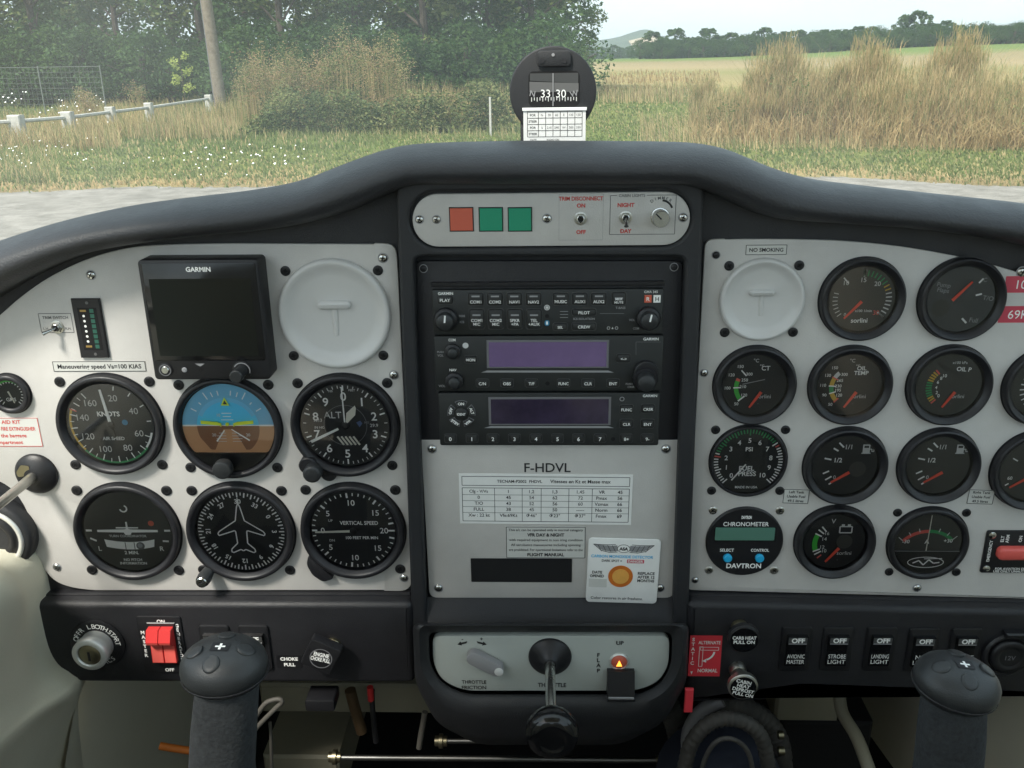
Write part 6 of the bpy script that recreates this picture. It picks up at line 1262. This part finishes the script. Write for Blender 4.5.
for i, (px, top, sp, lab) in enumerate([(262, 54, .5, 'leftmost tall brown headed weed above the bramble'), (297, 50, .5, 'second tall brown headed weed from the pole'), (322, 64, .35, 'shorter brown headed weed between taller ones above the bramble'), (352, 30, .65, 'tallest weed with brown seed heads above the bramble'), (389, 36, .5, 'tall seeding weed right of the tallest one')]):
    clump('tall_weed', lab, px, 128, top-14, sp*1.1, 130, mixw, 'tall weeds above the bramble', 'weed', 0.7, 7, 0.12)
clump('dry_grass_clump', 'golden dry grass rising behind the left half of the bramble', 425, 122, 62, 1.3, 1500, [('straw', .7), ('grassB', .3)], 'dry grass behind the bramble', 'grass clump', 0, 0, .25)
clump('dry_grass_clump', 'golden dry grass rising behind the bramble just left of the compass', 485, 122, 64, 1.2, 1300, [('straw', .7), ('grassB', .3)], 'dry grass behind the bramble', 'grass clump', 0, 0, .25)
clump('dry_grass_clump', 'pale grass below the tall brown headed weeds near the pole', 262, 124, 68, 1.3, 1200, [('straw', .45), ('grassB', .55)], 'dry grass behind the bramble', 'grass clump', 0, 0, .25)
mixr = [('straw', .60), ('grassB', .30), ('strawdark', .10)]
for px, base, top, sp, sh, lab in [(705, 128, 66, .35, .2, 'thin brown dock stalks standing left of the big dry thicket'), (738, 141, 80, .9, .15, 'low straw coloured tussock at the left end of the dry thicket'), (775, 139, 30, .7, .6, 'tall feathery dry plant at the left peak of the thicket'), (822, 141, 54, 1.1, .25, 'broad dry clump with greenish stems between the peaks of the thicket'), (862, 140, 24, .65, .6, 'tall olive tinted dry plant in the middle of the thicket'), (908, 144, 58, 1.1, .2, 'arching straw tussock right of the middle of the thicket'), (947, 140, 18, .6, .6, 'tallest feathery dry plant near the right edge'), (992, 146, 62, 1.1, .2, 'dry tussock under the tallest plant near the right edge'), (1040, 146, 84, 1.1, 0, 'low leafy dry tussock at the right edge of the view')]:
    clump('dry_thicket', lab, px, base, top, sp, int(620*sp+60), mixr, 'dry thicket on the right', 'bush', sh*.9, int(6*sp), .75)
for px in (690, 714, 752): 
    clump('dock_stalk', {690: 'leftmost of three thin brown dock stalks', 714: 'middle one of three thin brown dock stalks', 752: 'rightmost of three thin brown dock stalks'}[px], px, 112, 70, .12, 10, [('strawdark', 1)], 'dock stalks', 'weed', .9, 0, .05)
# bramble
mb = MB(); tb = MB(); g0 = G(246, 136); g1 = G(512, 133); gx = (g0.x+g1.x)/2; gy = (g0.y+g1.y)/2+0.5
for i in range(430):
    f = rg.random(); x = (g0.x+(g1.x-g0.x)*f)-gx; hh = 0.78+0.14*math.sin(f*9)+0.1*math.sin(f*23); hh *= sm(0, .12, f)*(0.75+0.25*sm(1.0, .93, f)) if f < .9 else 1
    leafquads(mb, (x, rg.uniform(-.6, .7), rg.uniform(.05, 1)*hh*0.95), .24, 46, .075, rg.choice(('bramble', 'bramble', 'leafC', 'grassB')), .8, rg)
for i in range(40):
    x = rg.uniform(g0.x, g1.x)-gx; wtube(tb, [(x, 0, 0), (x+rg.uniform(-.2, .2), rg.uniform(-.3, .3), .6), (x+rg.uniform(-.5, .5), rg.uniform(-.7, .5), .8)], .008, 'strawdark', 5)
r = bpy.data.objects.new('bramble_hedge', None); COL.objects.link(r); r.location = (gx, gy, 0); tag(r, 'long low green bramble hedge in front of the golden grass', 'hedge'); mb.build('foliage', r, smooth=False); tb.build('stems', r)
# sapling and small umbel
g = G(186, 112); top = P(188, 55, g.y).z
mb = MB(); tb = MB(); wtube(tb, [(0, 0, 0), (.03, 0, top*.6), (.0, 0, top)], [.015, .01, .005], 'bark', 6)
for i in range(16):
    z = top*(.35+.65*i/16); s = rg.choice((-1, 1)); e = (s*rg.uniform(.15, .42)*(1.2-z/top*.5), rg.uniform(-.2, .2), z+.12); wtube(tb, [(0, 0, z-.05), e], .005, 'bark', 5)
    for q in range(4): leafquads(mb, (e[0]*(.5+.15*q), e[1], e[2]-.03*(3-q)), .11, 7, .09, 'sapling', .7, rg)
o = freetree('sapling', 'slender pale green sapling left of the wooden pole', tb, mb, (g.x, g.y, 0))
clump('dry_umbel', 'small dry umbel plant left of the sapling', 139, 112, 76, .28, 26, [('straw', .6), ('strawdark', .4)], None, 'weed', .6, 0, .25)
clump('dry_umbel', 'reddish dry weed between the second and third fence posts', 88, 124, 84, .3, 60, [('strawdark', .7), ('straw', .3)], None, 'weed', .5, 0, .15)
# pole
g = P(219, 92, 31.0); mb = MB(); wtube(mb, [(0, 0, -.3), (0.0, 0, 3), (-.04, 0, 9.0)], [.19, .18, .15], 'polewood', 16); 
r = bpy.data.objects.new('utility_pole', None); COL.objects.link(r); r.location = (g.x+.02, 31, 0); r.rotation_euler = (0, R(-1.5), 0); tag(r, 'weathered wooden utility pole standing in front of the wood', 'pole'); mb.build('pole', r)
mb = MB(); wtube(mb, [(-.2, -.02, 0), (-.185, -.02, 3), (-.16, 0, 8.5)], .02, 'dim', 6); mb.build('conduit', r); mb = MB(); mb.box(-.7, 8.3, .6, 8.42, -.08, .08, 'polewood'); mb.build('cross_arm', r)
# concrete fence
fp = [(-75, 148, 15), (20, 142, 13), (71, 137, 11), (113, 130, 9), (151, 124, 8), (210, 112, 7)]
r = bpy.data.objects.new('concrete_fence', None); COL.objects.link(r); g = G(71, 131.5); r.location = (g.x, g.y, 0); tag(r, 'low weathered concrete post and rail fence at the left edge', 'fence'); prev = None
for px, py, w in fp:
    q = G(px, py); hw = w*.42*(q-CAM).length/FPX; x, y = q.x-g.x, q.y-g.y; h = .55; mb = MB(); mb.box(x-hw, -.1, x+hw, h, -(y+hw*.8), -(y-hw*.8), 'concrete', .02); o = mb.build('post', r); o.rotation_euler = (0, 0, 0)
    if prev: mb = MB(); wtube(mb, [(prev[0], prev[1], .42), (x, y, .42)], .042, 'concrete', 6); mb.build('rail', r)
    prev = (x, y)
# wire mesh fence further back
r = bpy.data.objects.new('wire_fence', None); COL.objects.link(r); a = P(-80, 95, 30); b = P(104, 95, 30); r.location = (a.x, 30, 0); tag(r, 'pale wire mesh fence in front of the wood at the upper left', 'fence'); L_ = b.x-a.x; mb = MB(); Hf = P(50, 67, 30).z
for x in [L_*i/3 for i in range(4)]: m_ = MB(); wtube(m_, [(x, 0, 0), (x, 0, Hf+.03)], .022, 'wire', 8); m_.build('post', r)
for z in [Hf*i/9 for i in range(1, 10)]: wtube(mb, [(0, 0, z), (L_, 0, z)], .005 if z < Hf*.95 else .012, 'wire', 4)
for i in range(int(L_/.15)): wtube(mb, [(i*.15, .01, .05), (i*.15, .01, Hf)], .004, 'wire', 4)
mb.build('wire_mesh', r)
# marker stake
g = G(490, 134); zt = P(490, 97, g.y-.7).z; mb = MB(); mb.box(-.022, 0, .022, zt, -.02, .02, 'concrete', .006); o = mb.build('marker_stake'); o.location = (P(490, 100, g.y-.7).x, g.y-.7, 0); tag(o, 'short white marker stake in front of the bramble hedge', 'stake')

# ------------------------------------------------------------------ windscreen
mb = MB(); rows = []
tab = [(0.56, 1.17, 0.05), (0.50, 1.45, 0.22), (0.30, 1.72, 0.42), (0.08, 1.90, 0.55), (-0.25, 2.00, 0.62), (-0.7, 2.0, 0.62)]
for i in range(31):
    t = i/30*5; k = min(4, int(t)); f = t-k; y = tab[k][0]+(tab[k+1][0]-tab[k][0])*f; z = tab[k][1]+(tab[k+1][1]-tab[k][1])*f
    sp_ = crom([(a, b, c) for a, b, c in tab], 6); v = sp_[i]; rows.append([(0.60*math.sin(th)*(1 if True else 0), 1.16+(v.y-1.16)*max(0, math.cos(th))**0.7, -(v.x-(0.10*(1-math.cos(th))*(v.x > 0)))) for th in [math.pi/2*(j/20-1)+math.pi/2*0 if j <= 20 else math.pi/2*((j-20)/20) for j in range(41)]])
mb.rings(rows, 'windscreen', False, False, closed=False); tag(mb.build('windscreen', angle=80), 'clear acrylic windscreen curving up from the front of the glareshield', 'windscreen')

# ------------------------------------------------------------------ air
HZ = 0.0002
mb = MB(); mb.add([(x, z, -y) for x in (-5200, 5200) for y in (-4200, 6400) for z in (-6, 140)], [(0, 1, 3, 2), (4, 6, 7, 5), (0, 4, 5, 1), (2, 3, 7, 6), (0, 2, 6, 4), (1, 5, 7, 3)], 'white')
o = mb.build('haze', smooth=False); tag(o, kind='stuff'); m = bpy.data.materials.new('haze'); m.use_nodes = True; nt = m.node_tree; nt.nodes.remove(nt.nodes['Principled BSDF']); pv = nt.nodes.new('ShaderNodeVolumePrincipled')
pv.inputs['Color'].default_value = (0.85, 0.93, 1, 1); pv.inputs['Density'].default_value = HZ; nt.links.new(pv.outputs[0], nt.nodes['Material Output'].inputs['Volume']); o.data.materials.clear(); o.data.materials.append(m)

# ------------------------------------------------------------------ light
EL, AZ = 52.0, 215.0           # sun height; compass bearing with north = +Y
w = bpy.data.worlds.new('World'); sc.world = w; w.use_nodes = True; nt = w.node_tree; bg = nt.nodes['Background']
sk = nt.nodes.new('ShaderNodeTexSky'); sk.sky_type = 'NISHITA'; sk.sun_disc = False; sk.sun_elevation = R(EL); sk.sun_rotation = R(AZ); sk.dust_density = 2.0; sk.air_density = 1.0; sk.altitude = 50
tc = nt.nodes.new('ShaderNodeTexCoord'); mp = nt.nodes.new('ShaderNodeMapping'); mp.inputs['Scale'].default_value = (1, 1, 4); cn = nt.nodes.new('ShaderNodeTexNoise'); cn.inputs['Scale'].default_value = 2.2; cn.inputs['Detail'].default_value = 8; cn.inputs['Roughness'].default_value = 0.55
nt.links.new(tc.outputs['Generated'], mp.inputs[0]); nt.links.new(mp.outputs[0], cn.inputs['Vector'])
cr = nt.nodes.new('ShaderNodeMapRange'); cr.inputs[1].default_value = 0.35; cr.inputs[2].default_value = 0.62; cr.inputs[3].default_value = 0.45; cr.inputs[4].default_value = 0.95; nt.links.new(cn.outputs['Fac'], cr.inputs[0])
mx = nt.nodes.new('ShaderNodeMixRGB'); mx.inputs[2].default_value = (2.7, 3.3, 3.35, 1); nt.links.new(cr.outputs[0], mx.inputs[0]); nt.links.new(sk.outputs[0], mx.inputs[1]); nt.links.new(mx.outputs[0], bg.inputs[0]); bg.inputs[1].default_value = 0.145
sl = bpy.data.lights.new('sun', 'SUN'); sl.energy = 2.6; sl.angle = R(12); sl.color = (1, 0.95, 0.87); so = bpy.data.objects.new('sun', sl); COL.objects.link(so)
sd = Vector((math.sin(R(AZ))*math.cos(R(EL)), math.cos(R(AZ))*math.cos(R(EL)), math.sin(R(EL)))); so.rotation_euler = sd.to_track_quat('Z', 'Y').to_euler(); so.location = sd*30
sc.view_settings.view_transform = 'Standard'; sc.view_settings.look = 'None'; sc.view_settings.exposure = 1.45; sc.view_settings.gamma = 1.0
c = sc.cycles; sc.render.engine = 'CYCLES'; c.use_denoising = True; c.max_bounces = 8; c.diffuse_bounces = 4; c.glossy_bounces = 3; c.transmission_bounces = 4; c.transparent_max_bounces = 12; c.volume_bounces = 0; c.sample_clamp_indirect = 6; c.use_adaptive_sampling = True
